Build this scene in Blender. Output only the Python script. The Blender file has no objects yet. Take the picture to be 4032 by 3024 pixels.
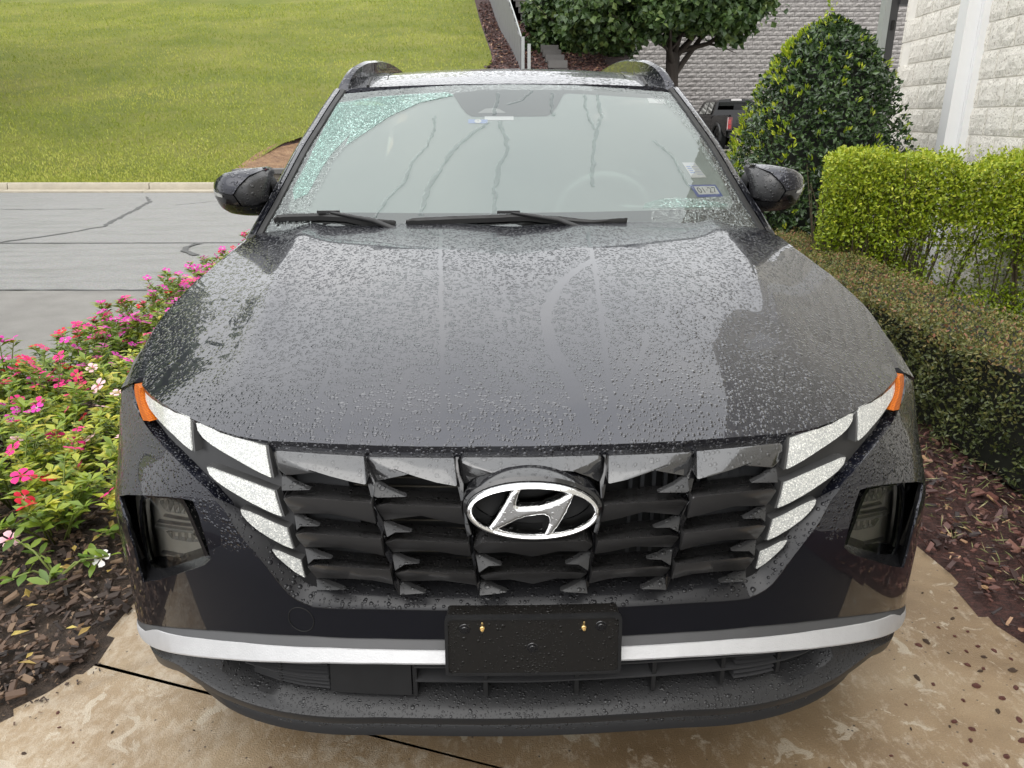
import bpy, math, random
import numpy as np
from mathutils import Vector, Matrix
from mathutils.geometry import delaunay_2d_cdt
random.seed(7); RNG=np.random.default_rng(11)
SC=bpy.context.scene; COL=SC.collection
R=math.radians
# ------------------------------------------------------------------ camera
cam=bpy.data.cameras.new('camera'); cam_o=bpy.data.objects.new('camera',cam); COL.objects.link(cam_o)
_f=Vector((.02288304,.9415364,-.33613327)); _r=Vector((.99964986,-.02601728,-.00482305)); _u=Vector((.01328636,.33590521,.94180208))
cam_o.matrix_world=Matrix(((_r.x,_u.x,-_f.x,-.06447036),(_r.y,_u.y,-_f.y,-1.15311748),(_r.z,_u.z,-_f.z,1.42945585),(0,0,0,1)))
cam.sensor_fit='HORIZONTAL'; cam.sensor_width=36; cam.lens=36*2958.269/4032; cam.clip_start=.05; cam.clip_end=600
SC.camera=cam_o
# ------------------------------------------------------------------ sky: even bright overcast
SUN_E,SUN_R=R(58),R(200)
w=bpy.data.worlds.new('World'); SC.world=w; w.use_nodes=True; nt=w.node_tree; nt.nodes.clear()
n=nt.nodes; L=nt.links.new
out=n.new('ShaderNodeOutputWorld'); sky=n.new('ShaderNodeTexSky'); sky.sky_type='NISHITA'; sky.sun_disc=False
sky.sun_elevation=SUN_E; sky.sun_rotation=SUN_R; sky.air_density=1.0; sky.dust_density=4.0
hs=n.new('ShaderNodeHueSaturation'); hs.inputs['Saturation'].default_value=.25; L(sky.outputs[0],hs.inputs['Color'])
b1=n.new('ShaderNodeBackground'); b1.inputs['Strength'].default_value=.05; L(hs.outputs[0],b1.inputs['Color'])
tc=n.new('ShaderNodeTexCoord'); no=n.new('ShaderNodeTexNoise'); no.inputs['Scale'].default_value=2.2; no.inputs['Detail'].default_value=5
L(tc.outputs['Generated'],no.inputs['Vector'])
cr=n.new('ShaderNodeValToRGB'); cr.color_ramp.elements[0].position=.25; cr.color_ramp.elements[0].color=(.78,.80,.83,1)
cr.color_ramp.elements[1].position=.75; cr.color_ramp.elements[1].color=(1,.995,.98,1); L(no.outputs['Fac'],cr.inputs[0])
# standard overcast distribution: brighter towards the zenith than at the horizon
sx=n.new('ShaderNodeSeparateXYZ'); L(tc.outputs['Generated'],sx.inputs[0])
mr=n.new('ShaderNodeMapRange'); mr.inputs['From Min'].default_value=0.; mr.inputs['From Max'].default_value=1.; mr.inputs['To Min'].default_value=1.45; mr.inputs['To Max'].default_value=2.55; L(sx.outputs[2],mr.inputs['Value'])
b2=n.new('ShaderNodeBackground'); L(mr.outputs[0],b2.inputs['Strength']); L(cr.outputs[0],b2.inputs['Color'])
ad=n.new('ShaderNodeAddShader'); L(b1.outputs[0],ad.inputs[0]); L(b2.outputs[0],ad.inputs[1]); L(ad.outputs[0],out.inputs['Surface'])
sl=bpy.data.lights.new('sun','SUN'); sl.energy=1.0; sl.angle=R(60); sl.color=(1,.97,.92)
so=bpy.data.objects.new('sun',sl); COL.objects.link(so)
_d=Vector((math.sin(SUN_R)*math.cos(SUN_E),math.cos(SUN_R)*math.cos(SUN_E),math.sin(SUN_E)))
so.rotation_euler=_d.to_track_quat('Z','Y').to_euler(); so.location=(0,-5,20)
SC.view_settings.view_transform='Standard'; SC.view_settings.look='None'; SC.view_settings.exposure=0; SC.view_settings.gamma=1
SC.view_settings.use_curve_mapping=False
SC.cycles.max_bounces=8; SC.cycles.transparent_max_bounces=16; SC.cycles.use_denoising=True
try: SC.cycles.denoiser='OPENIMAGEDENOISE'
except Exception: pass
SC.cycles.caustics_reflective=False; SC.cycles.caustics_refractive=False
# ------------------------------------------------------------------ materials
class M:
    "small node-material builder"
    def __init__(s,name):
        s.m=bpy.data.materials.new(name); s.m.use_nodes=True; s.t=s.m.node_tree; s.n=s.t.nodes; s.n.clear()
        s.out=s.n.new('ShaderNodeOutputMaterial'); s.tc=None
    def link(s,a,b): s.t.links.new(a,b)
    def co(s):
        if not s.tc: s.tc=s.n.new('ShaderNodeTexCoord')
        return s.tc.outputs['Object']
    def node(s,typ,ins={},**kw):
        x=s.n.new(typ)
        for k,v in kw.items(): setattr(x,k,v)
        for k,v in ins.items():
            if hasattr(v,'is_output') or isinstance(v,bpy.types.NodeSocket): s.link(v,x.inputs[k])
            else: x.inputs[k].default_value=v
        return x
    def noise(s,scale,detail=4,rough=.55,vec=None,dist=0):
        return s.node('ShaderNodeTexNoise',{'Vector':vec or s.co(),'Scale':scale,'Detail':detail,'Roughness':rough,'Distortion':dist}).outputs['Fac']
    def math(s,op,a,b=0.0,c=0.0,clamp=False):
        x=s.n.new('ShaderNodeMath'); x.operation=op; x.use_clamp=clamp
        for i,v in enumerate((a,b,c)):
            if isinstance(v,bpy.types.NodeSocket): s.link(v,x.inputs[i])
            else: x.inputs[i].default_value=v
        return x.outputs[0]
    def ramp(s,fac,stops,interp='LINEAR'):
        x=s.n.new('ShaderNodeValToRGB'); x.color_ramp.interpolation=interp; e=x.color_ramp.elements
        while len(e)<len(stops): e.new(.5)
        for i,(p,c) in enumerate(stops):
            e[i].position=p; e[i].color=tuple(c)+(1,) if hasattr(c,'__len__') else (c,c,c,1)
        s.link(fac,x.inputs[0]); return x.outputs[0]
    def mix(s,f,a,b,mode='MIX'):
        x=s.n.new('ShaderNodeMix'); x.data_type='RGBA'; x.blend_type=mode
        for k,v in ((0,f),(6,a),(7,b)):
            if isinstance(v,bpy.types.NodeSocket): s.link(v,x.inputs[k])
            else: x.inputs[k].default_value=(tuple(v)+(1,) if hasattr(v,'__len__') and len(v)==3 else v)
        return x.outputs[2]
    def scalev(s,v):
        return s.node('ShaderNodeMapping',{'Vector':s.co(),'Scale':v}).outputs[0]
    def bump(s,h,dist,strength=1.0,normal=None):
        i={'Height':h,'Distance':dist,'Strength':strength}
        if normal: i['Normal']=normal
        return s.node('ShaderNodeBump',i).outputs[0]
    def bsdf(s,**kw):
        x=s.n.new('ShaderNodeBsdfPrincipled')
        for k,v in kw.items():
            k={'color':'Base Color','rough':'Roughness','metal':'Metallic','normal':'Normal','coat':'Coat Weight','coat_rough':'Coat Roughness','coat_n':'Coat Normal','ior':'IOR','spec':'Specular IOR Level','emit':'Emission Color','emit_s':'Emission Strength','trans':'Transmission Weight'}[k]
            if isinstance(v,bpy.types.NodeSocket): s.link(v,x.inputs[k])
            else: x.inputs[k].default_value=tuple(v)+(1,) if hasattr(v,'__len__') and len(v)==3 else v
        return x.outputs[0]
    def done(s,sh): s.link(sh,s.out.inputs['Surface']); return s.m
    def drops(s,scale=100.,rmin=.2,rmax=.5,thr=.15,small=1.9,keep=None,vec=None,stretch=None):
        "height field of rain beads, 0..1; also returns bead mask"
        v=vec or s.co()
        if stretch: v=s.scalev(stretch)
        hs=[]
        for sc,lo,hi,t,amp in ((scale,rmin,rmax,thr,1.),(scale*small,rmin*.8,rmax*.85,thr+.15,.55),(scale*.52,.12,.36,.62,1.7)):
            vo=s.node('ShaderNodeTexVoronoi',{'Vector':v,'Scale':sc,'Randomness':1.0})
            sp=s.node('ShaderNodeSeparateColor',{'Color':vo.outputs['Color']})
            r=s.math('MULTIPLY_ADD',sp.outputs[0],hi-lo,lo)
            q=s.math('DIVIDE',vo.outputs['Distance'],r)
            h=s.math('SUBTRACT',1.0,s.math('MULTIPLY',q,q))
            h=s.math('SQRT',s.math('MAXIMUM',h,0.0))
            h=s.math('MULTIPLY',h,s.math('GREATER_THAN',sp.outputs[1],t))
            hs.append(s.math('MULTIPLY',s.math('MULTIPLY',h,amp),r))
        h=s.math('MAXIMUM',s.math('MAXIMUM',hs[0],hs[1]),hs[2])
        if keep is not None: h=s.math('MULTIPLY',h,keep)
        return h
MAT={}
def simple(name,color,rough=.5,metal=0.,var=0.,vscale=8.,bump=0.,bscale=60.,**kw):
    m=M(name); c=color
    if var:
        c=m.mix(m.noise(vscale,5),tuple(x*(1-var) for x in color),tuple(min(1,x*(1+var)) for x in color))
    if bump: kw['normal']=m.bump(m.noise(bscale,5),bump)
    MAT[name]=m.done(m.bsdf(color=c,rough=rough,metal=metal,**kw)); return MAT[name]
def leafmat(name,stops,rough=.4,trans=.25,spec=.5):
    m=M(name); a=m.node('ShaderNodeAttribute',attribute_name='rnd').outputs['Fac']
    c=m.ramp(a,stops)
    p=m.bsdf(color=c,rough=rough,spec=spec)
    t=m.node('ShaderNodeBsdfTranslucent',{'Color':c}).outputs[0]
    x=m.node('ShaderNodeMixShader',{0:trans}); m.link(p,x.inputs[1]); m.link(t,x.inputs[2])
    MAT[name]=m.done(x.outputs[0]); return MAT[name]
# ------------------------------------------------------------------ object helpers
def tag(o,label=None,cat=None,group=None,kind=None):
    if label: o['label']=label
    if cat: o['category']=cat
    if group: o['group']=group
    if kind: o['kind']=kind
    return o
def empty(name,loc=(0,0,0),label=None,cat=None,group=None,parent=None,rz=0.):
    o=bpy.data.objects.new(name,None); COL.objects.link(o); o.location=loc; o.rotation_euler=(0,0,rz); o.empty_display_size=.1
    if parent: o.parent=parent
    return tag(o,label,cat,group)
def link(name,me,parent=None,loc=None):
    o=bpy.data.objects.new(name,me); COL.objects.link(o)
    if parent: o.parent=parent
    if loc is not None: o.location=loc
    return o
def fastmesh(name,V,Fs,mat=None,smooth=True,rnd=None):
    "Fs: (n,k) int array or list of lists"
    me=bpy.data.meshes.new(name); V=np.asarray(V,np.float32).reshape(-1,3)
    if isinstance(Fs,np.ndarray):
        nf,k=Fs.shape; lt=np.full(nf,k,np.int32); li=Fs.astype(np.int32).ravel()
    else:
        lt=np.array([len(f) for f in Fs],np.int32); li=np.array([i for f in Fs for i in f],np.int32)
    ls=np.concatenate([[0],np.cumsum(lt)[:-1]]).astype(np.int32)
    me.vertices.add(len(V)); me.vertices.foreach_set('co',V.ravel())
    me.loops.add(len(li)); me.loops.foreach_set('vertex_index',li)
    me.polygons.add(len(lt)); me.polygons.foreach_set('loop_start',ls); me.polygons.foreach_set('loop_total',lt)
    me.polygons.foreach_set('use_smooth',np.full(len(lt),bool(smooth)))
    if rnd is not None:
        a=me.attributes.new('rnd','FLOAT','POINT'); a.data.foreach_set('value',np.asarray(rnd,np.float32))
    me.update(calc_edges=True); me.validate()
    if mat: me.materials.append(mat)
    return me
def mesh(name,V,Fs,mat,parent=None,smooth=True,loc=None,rnd=None): return link(name,fastmesh(name,V,Fs,mat,smooth,rnd),parent,loc)
def autosmooth(o,ang=35):
    me=o.data
    try: me.set_sharp_from_angle(angle=R(ang))
    except Exception: pass
    return o
class MB:
    "collects simple solids into one mesh"
    def __init__(s): s.V=[]; s.F=[]
    def add(s,V,F):
        b=len(s.V); s.V+= [tuple(v) for v in V]; s.F+=[[i+b for i in f] for f in F]; return s
    def box(s,c,d,rz=0.,rx=0.,ry=0.):
        c=Vector(c); E=Matrix.Rotation(rz,3,'Z')@Matrix.Rotation(rx,3,'X')@Matrix.Rotation(ry,3,'Y')
        V=[c+E@Vector((sx*d[0]/2,sy*d[1]/2,sz*d[2]/2)) for sx in(-1,1) for sy in(-1,1) for sz in(-1,1)]
        return s.add(V,[[0,1,3,2],[4,6,7,5],[0,4,5,1],[2,3,7,6],[0,2,6,4],[1,5,7,3]])
    def tube(s,pts,r,n=8,cap=True):
        pts=[Vector(p) for p in pts]; rs=r if hasattr(r,'__len__') else [r]*len(pts); V=[];F=[]
        up=Vector((0,0,1))
        for i,p in enumerate(pts):
            t=(pts[min(i+1,len(pts)-1)]-pts[max(i-1,0)]).normalized()
            a=t.cross(up)
            if a.length<1e-3: a=t.cross(Vector((1,0,0)))
            a.normalize(); b=a.cross(t)
            for k in range(n): q=2*math.pi*k/n; V.append(p+(a*math.cos(q)+b*math.sin(q))*rs[i])
        for i in range(len(pts)-1):
            for k in range(n): F.append([i*n+k,i*n+(k+1)%n,(i+1)*n+(k+1)%n,(i+1)*n+k])
        if cap: F.append(list(range(n))[::-1]); F.append([(len(pts)-1)*n+k for k in range(n)])
        return s.add(V,F)
    def disc(s,c,r,axis,h,n=16,bev=.0):
        "short cylinder centred at c along axis"
        ax=Vector(axis).normalized(); a=ax.orthogonal().normalized(); b=ax.cross(a); c=Vector(c); V=[];F=[]
        rings=[(0,r),(h-bev,r),(h,r-bev)] if bev else [(0,r),(h,r)]
        for z,rr in rings:
            for k in range(n): q=2*math.pi*k/n; V.append(c+ax*z+(a*math.cos(q)+b*math.sin(q))*rr)
        for j in range(len(rings)-1):
            for k in range(n): F.append([j*n+k,j*n+(k+1)%n,(j+1)*n+(k+1)%n,(j+1)*n+k])
        F.append(list(range(n))[::-1]); F.append([(len(rings)-1)*n+k for k in range(n)])
        return s.add(V,F)
    def grid(s,P,close=False):
        "P: rows x cols x 3"
        r=len(P); c=len(P[0]); V=[tuple(p) for row in P for p in row]; F=[]
        for i in range(r-1):
            for j in range(c-(0 if close else 1)): F.append([i*c+j,i*c+(j+1)%c,(i+1)*c+(j+1)%c,(i+1)*c+j])
        return s.add(V,F)
    def build(s,name,mat,parent=None,smooth=True,ang=35,loc=None):
        o=mesh(name,s.V,s.F,mat,parent,smooth,loc)
        return autosmooth(o,ang) if smooth and ang else o
def leaves(name,P,D,N,size,mat,parent=None,wr=.5,cup=.12,bend=.0,rnd=None,loc=None):
    "many small folded leaves as one mesh; P base, D direction, N normal"
    P=np.asarray(P,float);n=len(P);D=np.asarray(D,float);D/=np.linalg.norm(D,axis=1)[:,None]+1e-9
    N=np.asarray(N,float);N=N-D*(N*D).sum(1)[:,None];N/=np.linalg.norm(N,axis=1)[:,None]+1e-9
    S=np.cross(D,N);L=np.broadcast_to(size,(n,))[:,None]
    tpl=[(0,0,0),(.5,-.5*wr,cup),(.5,0,0),(.5,.5*wr,cup),(1,0,-bend)]
    V=np.stack([P+D*L*a+S*L*b+N*L*c for a,b,c in tpl],1).reshape(-1,3)
    T=np.array([(0,2,1),(0,3,2),(1,2,4),(2,3,4)]);F=(np.arange(n)[:,None,None]*5+T[None]).reshape(-1,3)
    r=RNG.random(n) if rnd is None else rnd
    return mesh(name,V,F,mat,parent,False,loc,np.repeat(r,5))
def unit(n):
    v=RNG.normal(size=(n,3)); return v/np.linalg.norm(v,axis=1)[:,None]
def inpoly(P,poly):
    P=np.asarray(P,float);poly=np.asarray(poly,float);x,y=P[:,0],P[:,1];c=np.zeros(len(P),bool)
    a=poly;b=np.roll(poly,-1,0)
    for (x1,y1),(x2,y2) in zip(a,b):
        if y1==y2: continue
        k=((y1>y)!=(y2>y))&(x<(x2-x1)*(y-y1)/(y2-y1)+x1); c^=k
    return c
def densify(poly,step,closed=True):
    o=[];n=len(poly)
    for i in range(n if closed else n-1):
        a=np.array(poly[i],float);b=np.array(poly[(i+1)%n],float);k=max(1,int(np.ceil(np.hypot(*(b-a))/step)))
        for j in range(k): o.append(tuple(a+(b-a)*j/k))
    if not closed: o.append(tuple(poly[-1]))
    return o
def patch(name,surf,outer,mat,parent=None,holes=(),step=.03,d=0.,skirt=None,hole_skirt=None,flip=False,ang=50):
    """triangulated region of a curved surface; skirt / hole_skirt: depth the edges turn inwards to"""
    loops=[densify(outer,step)]+[densify(h,step) for h in holes]
    pts=[];edges=[]
    for lp in loops:
        b=len(pts);pts+=lp;edges+=[(b+i,b+(i+1)%len(lp)) for i in range(len(lp))]
    A=np.array(pts);lo,hi=A.min(0),A.max(0)
    gx=np.arange(lo[0]+step*.5,hi[0],step);gy=np.arange(lo[1]+step*.5,hi[1],step)
    G=np.array([(x+(step*.25 if j%2 else -step*.25),y) for j,y in enumerate(gy) for x in gx]) if len(gx) and len(gy) else np.zeros((0,2))
    if len(G):
        k=inpoly(G,loops[0])
        for h in loops[1:]: k&=~inpoly(G,h)
        G=G[k]
        if len(G):
            dm=np.min(((G[:,None,:]-A[None])**2).sum(2),1);G=G[dm>(step*.45)**2]
    allp=[Vector(p) for p in pts]+[Vector(p) for p in G]
    v,e,f,ov,oe,of=delaunay_2d_cdt(allp,edges,[],0,1e-6)
    V2=np.array([tuple(p) for p in v]);F=np.array([t for t in f if len(t)==3])
    C=V2[F].mean(1);k=inpoly(C,loops[0])
    for h in loops[1:]: k&=~inpoly(C,h)
    F=F[k]
    V=surf(V2[:,0],V2[:,1],d) 
    Fl=[list(t) for t in F]
    # orient: outward toward -y / +z
    a=V[F[:,1]]-V[F[:,0]];b=V[F[:,2]]-V[F[:,0]];nn=np.cross(a,b).sum(0)
    if (nn@np.array([0,-.8,.6])<0)!=flip: Fl=[t[::-1] for t in Fl]
    Vl=[tuple(p) for p in V]
    from collections import Counter
    ec={}
    for t in Fl:
        for i in range(3):
            k=(t[i],t[(i+1)%3]);ec[k]=ec.get(k,0)+1
    bd=[k for k in ec if (k[1],k[0]) not in ec]
    if skirt is not None or hole_skirt is not None:
        mp={}
        ho=[np.array(h) for h in loops[1:]]
        for (i,j) in bd:
            mid=(V2[i]+V2[j])/2;dep=skirt
            for h in ho:
                if np.min(((h-V2[i])**2).sum(1))<1e-8: dep=hole_skirt
            if dep is None: continue
            for q in (i,j):
                if q not in mp:
                    mp[q]=len(Vl);Vl.append(tuple(surf(V2[q:q+1,0],V2[q:q+1,1],dep)[0]))
            Fl.append([j,i,mp[i],mp[j]])
    o=mesh(name,Vl,Fl,mat,parent,True)
    return autosmooth(o,ang)
def mir(p): return [(-a[0],)+tuple(a[1:]) for a in p]
# ------------------------------------------------------------------ measured outlines of the car (metres along its own surfaces)
FE={
'hood_front':[(-.8346,.4109),(-.812,.3792),(-.7912,.3538),(-.7507,.3089),(-.7085,.2676),(-.666,.2331),(-.6262,.2025),(-.5897,.1784),(-.5536,.1594),(-.5197,.146),(-.4872,.1361),(-.4559,.1297),(-.3675,.1148),(-.2853,.1042),(-.2034,.0972),(-.1342,.094),(-.0191,.0931)],
'hood_gap':[(-.8348,.411),(-.8468,.453),(-.8564,.489),(-.8617,.5195),(-.8844,.6007),(-.8965,.6803),(-.9001,.7539),(-.8897,.8333),(-.8781,.9162),(-.8589,.9848),(-.8362,1.0867),(-.825,1.2569)],
'hood_rear':[(-.8937,1.6202),(-.6687,1.3146),(-.4999,1.2797),(-.2494,1.2152),(-.2277,1.1836),(-.0172,1.2083)],
'lampout':[(-1.014,.8868),(-1.0233,.8685),(-1.02,.8497),(-.994,.8343),(-.9468,.8276)],
'amber':[(-.986,.8743),(-.9874,.8664),(-.973,.8556),(-.9498,.8469),(-.9235,.8374),(-.8965,.8282),(-.8555,.8363),(-.8768,.8435),(-.908,.8509),(-.9287,.8598),(-.9405,.8689),(-.9411,.8767),(-.9639,.878)],
'drl0':[(-.9274,.8777),(-.8691,.8768),(-.803,.8767),(-.7439,.876),(-.6976,.8745),(-.6926,.8546),(-.6874,.8379),(-.6817,.8202),(-.7095,.8245),(-.7519,.8327),(-.803,.8387),(-.8516,.8445),(-.8928,.8505),(-.9216,.8595),(-.9304,.8702)],
'drl1':[(-.6821,.8692),(-.6671,.8711),(-.6352,.8687),(-.6064,.8651),(-.5663,.8618),(-.5281,.8589),(-.4976,.8551),(-.493,.8379),(-.4877,.8214),(-.4827,.8055),(-.5014,.8101),(-.5296,.8173),(-.5655,.8261),(-.6029,.8347),(-.6316,.8416),(-.6569,.8488),(-.6749,.8579)],
'drl2':[(-.641,.803),(-.628,.804),(-.6003,.8018),(-.561,.798),(-.5236,.7936),(-.4767,.7849),(-.47,.7665),(-.4602,.7415),(-.4781,.7457),(-.5111,.7553),(-.547,.7649),(-.5856,.7752),(-.6125,.7836),(-.6328,.7927)],
'drl3':[(-.5529,.7444),(-.5369,.7438),(-.5111,.739),(-.4825,.7308),(-.4518,.722),(-.4467,.7051),(-.4398,.685),(-.4576,.6892),(-.4874,.7009),(-.5162,.7139),(-.5371,.7264),(-.5492,.736)],
'drl4':[(-.4851,.6798),(-.4709,.6785),(-.4498,.6717),(-.4269,.6649),(-.424,.6485),(-.4205,.6313),(-.4388,.6404),(-.4593,.6549),(-.4759,.6675)],
'trim':[(-.9468,.8276),(-.8836,.8195),(-.819,.8103),(-.7555,.8032),(-.7048,.7927),(-.6619,.7798),(-.6252,.7666),(-.5897,.7465),(-.5569,.7081),(-.5247,.679),(-.4951,.6476),(-.4714,.616),(-.4479,.5918),(-.4537,.5946),(-.4336,.581),(-.4098,.5746),(-.3774,.5747),(-.3024,.5795),(-.2085,.5804),(-.1155,.58),(-.0228,.5783)],
'inner':[(-.5181,.7118),(-.5049,.6976),(-.4899,.6855),(-.4655,.6532),(-.4408,.637),(-.4275,.6188),(-.4029,.6127)],
'pocket':[(-.9467,.6724),(-.9017,.69),(-.8279,.7105),(-.7504,.728),(-.7024,.7366),(-.6674,.7397),(-.6498,.7181),(-.6321,.6769),(-.6216,.6379),(-.6405,.6199),(-.7058,.5856),(-.7907,.5406),(-.8556,.5102),(-.8646,.5451),(-.8707,.5942),(-.8889,.641),(-.9259,.6614)],
'lens':[(-.8035,.6776),(-.7781,.6906),(-.7357,.7031),(-.6951,.7137),(-.6842,.7003),(-.6687,.6693),(-.6515,.632),(-.642,.6102),(-.646,.5977),(-.6949,.5653),(-.7467,.5322),(-.7924,.506),(-.8015,.5139),(-.8141,.5445),(-.8191,.5905),(-.8192,.6335),(-.8128,.6622)],
'bump_low':[(-.783,.4298),(-.7149,.4509),(-.6278,.4736),(-.5505,.4893),(-.4804,.5005),(-.4261,.5076),(-.3807,.5119)],
'bump_low_c':[(-.283,.5147),(-.1619,.5154),(-.0228,.5138)],
'garn_mid':[(-.8239,.4109),(-.7707,.4234),(-.6763,.4472),(-.5697,.4693),(-.4766,.4829),(-.3784,.4939)],
'garn_mid_c':[(-.2817,.4981),(-.1614,.499),(-.0231,.4973)],
'garn_low':[(-.814,.3878),(-.776,.3866),(-.7023,.404),(-.592,.4302),(-.4742,.4543),(-.3769,.4678)],
'garn_low_c':[(-.2809,.4742),(-.1612,.4757),(-.0233,.4741)],
'lipridge':[(-.7491,.3651),(-.6784,.3563),(-.6273,.3435),(-.5654,.3382),(-.5074,.3372),(-.4419,.3399),(-.3861,.343)],
'lipridge_c':[(-.2874,.3532),(-.1648,.3543),(-.0235,.3526)],
'lipbot':[(-.7258,.3356),(-.6414,.3231),(-.6073,.3245),(-.5572,.3279),(-.4878,.3294),(-.3883,.331)],
'lip2':[(-.6177,.281),(-.5825,.2716),(-.5322,.2726),(-.4849,.2709),(-.402,.2771)],
'lip2_c':[(-.0231,.2816)],
'lowgrille':[(-.6349,.4015),(-.5894,.394),(-.5346,.3818),(-.4728,.3765),(-.4289,.3768),(-.3928,.3778),(-.2916,.3798),(-.0872,.3796),(-.023,.3779)],
'plate':[(-.1543,.5924),(.1494,.5933),(.155,.4615),(-.1573,.4653)],
'screws':[(-.092,.5681),(.0885,.5657),(-.1233,.5664),(.1192,.5674),(-.0021,.5246)],
'towcap':[(-.4354,.5426),(-.4107,.5459),(-.4325,.5694)],
'em_outer':[(-.1168,.7913),(.113,.7835),(-.003,.8407),(-.0035,.7274),(.0531,.8318),(-.0621,.7387)],
'em_h':[(-.0294,.8258),(-.02,.8266),(-.0248,.8153),(-.0286,.8039),(-.03,.7963),(-.0259,.7928),(-.0089,.793),(.008,.7938),(.0269,.7987),(.0457,.8059),(.0625,.8164),(.0728,.8162),(.0673,.802),(.0571,.7792),(.044,.7582),(.0269,.7363),(.0136,.7357),(.0212,.7501),(.0266,.7645),(.025,.7732),(.0175,.7767),(.0042,.7766),(-.0128,.774),(-.0318,.7674),(-.0507,.758),(-.0732,.7476),(-.0787,.7554),(-.0635,.7774),(-.0502,.8003),(-.0378,.8221)],
'em_in':[(-.104,.7903),(.1046,.7847),(-.0031,.828),(-.0035,.7352)],
'em_black':[(-.1237,.785),(.12,.7808),(-.0024,.8499)],
'glass_side':[(-.785,.0528),(-.7654,.1393),(-.7345,.309),(-.7039,.5012),(-.6699,.6868),(-.6241,.9829)],
'glass_top':[(-.6241,.9829),(-.5572,.989),(-.471,.9946),(-.2462,1.0135),(-.0241,1.0166)],
'frit_in':[(-.5061,.1181),(-.6074,.114),(-.7039,.1109),(-.7236,.1225),(-.7338,.1487),(-.7314,.1828),(-.7201,.2809),(-.6967,.4421),(-.6658,.6513),(-.6445,.8178),(-.6319,.8892),(-.6087,.9188),(-.4947,.9304),(-.3546,.9389),(-.2222,.9488),(-.2055,.94),(-.1936,.8952),(-.1734,.818),(-.1513,.7586),(-.1327,.7354),(-.0329,.7328)],
'frit_low':[(-.5061,.1181),(-.2692,.1234),(-.0357,.1287)],
'camera_window':[(-.1128,.7547),(-.0853,.7921),(-.0587,.7966),(-.0349,.787),(-.0126,.7548)],
'tag':[(-.088,.7352),(.0144,.7334),(.0137,.7018),(-.088,.7036)],
'toll':[(-.1456,.7114),(-.0776,.7069),(-.0777,.6772),(-.1452,.6803)],
'stick_top':[(.5207,.926),(.5864,.931),(.5878,.8741),(.5231,.8733)],
'stick_flag':[(.5853,.4006),(.6331,.4008),(.6609,.3024),(.6074,.3014)],
'stick_insp':[(.5911,.2589),(.6868,.2582),(.7039,.1862),(.6107,.1858)],
'paper':[(.3446,.168),(.3902,.1569),(.4418,.1511),(.4336,.145),(.3598,.1476)],
'drops_patch':[(-.6319,.8892),(-.4944,.9273),(-.2221,.9443),(-.1994,.91),(-.3227,.8486),(-.4254,.7382),(-.498,.6225),(-.5692,.5152),(-.5586,.6037),(-.6081,.4747),(-.635,.3746),(-.6691,.2097),(-.7119,.1746),(-.7249,.2355),(-.6936,.4162)],
'drops_patch2':[(.4361,.1674),(.4954,.1984),(.5478,.2051),(.5988,.1948),(.6744,.166),(.724,.138),(.715,.1176),(.4268,.1278)],
'wiper1':[(-.76,.062),(-.757,.0781),(-.7269,.0875),(-.6055,.0959),(-.5259,.092),(-.476,.0765),(-.4086,.0705),(-.3633,.0654)],
'wiper2':[(-.3305,.0681),(-.3052,.0795),(-.175,.0891),(-.0316,.0957),(.0334,.0985)],
'wiper2r':[(-.0168,.0977),(.0528,.0982),(.0942,.0886),(.1406,.0839),(.2424,.0626),(.3525,.0696)],
'st0':[(-.0361,.6823),(-.0365,.6475),(-.0148,.5485),(-.0138,.4574),(-.0396,.3819),(-.0478,.3019),(-.058,.2429),(-.0536,.2021),(-.0639,.1019)],
'st1':[(-.0751,.6713),(-.1617,.5409),(-.2054,.451),(-.2282,.3664),(-.273,.2363),(-.2897,.102)],
'st2':[(-.2643,.7266),(-.2634,.6204),(-.2824,.503),(-.3285,.3961),(-.3526,.2791),(-.3969,.1953),(-.4312,.0888)],
'st3':[(.3287,.928),(.3244,.8409),(.3268,.7352),(.3046,.6263),(.2789,.4961),(.2741,.3976),(.2605,.3154),(.2619,.2463)],
'st4':[(.2807,.9244),(.2754,.8109),(.2806,.6963),(.2962,.6204)],
'st5':[(.1621,.9333),(.1512,.82),(.1546,.7239)],
'st6':[(.4975,.5423),(.5304,.4787),(.555,.4174),(.566,.3394),(.5784,.2744),(.5973,.2207)],
'st7':[(.0886,.954),(.0449,.8597),(-.0042,.8193)],
'st8':[(-.0388,.9321),(-.0396,.8469),(-.0481,.7938),(-.0565,.7308)],
'open':[(-.4861,.8438),(-.4923,.8391),(-.4895,.8222),(-.4725,.8032),(-.4712,.7793),(-.4684,.7649),(-.4473,.7402),(-.4462,.7154),(-.4449,.7038),(-.4268,.6803),(-.4236,.6568),(-.4222,.6442),(-.4068,.6205),(-.4078,.5957),(-.3619,.5979),(-.2996,.5983),(-.2469,.5966),(-.1988,.5966),(-.1398,.5968)],
'gut_b':[(-.406,.5986),(-.3602,.6008),(-.2984,.6012),(-.246,.5994),(-.1981,.5995),(-.1394,.5996)],
'gut_t':[(-.4098,.5746),(-.3774,.5747),(-.3159,.5781)],
'lp_top':[(-.775,.6698),(-.756,.6797),(-.718,.6893),(-.7008,.6753),(-.7005,.6663),(-.7469,.6541),(-.7726,.6531)],
'lp_bar':[(-.8007,.6011),(-.7551,.6144),(-.6871,.6311),(-.6848,.6268),(-.7366,.613),(-.8,.5966)],
'lp_mod':[(-.7701,.599),(-.6849,.626),(-.6753,.6118),(-.6773,.6065),(-.7589,.5867)],
'lp_l1':[(-.7702,.6355),(-.695,.652),(-.6944,.6503),(-.7695,.6336)],
'lp_l2':[(-.7897,.5458),(-.6662,.5787),(-.6658,.577),(-.789,.5437)],
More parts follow.
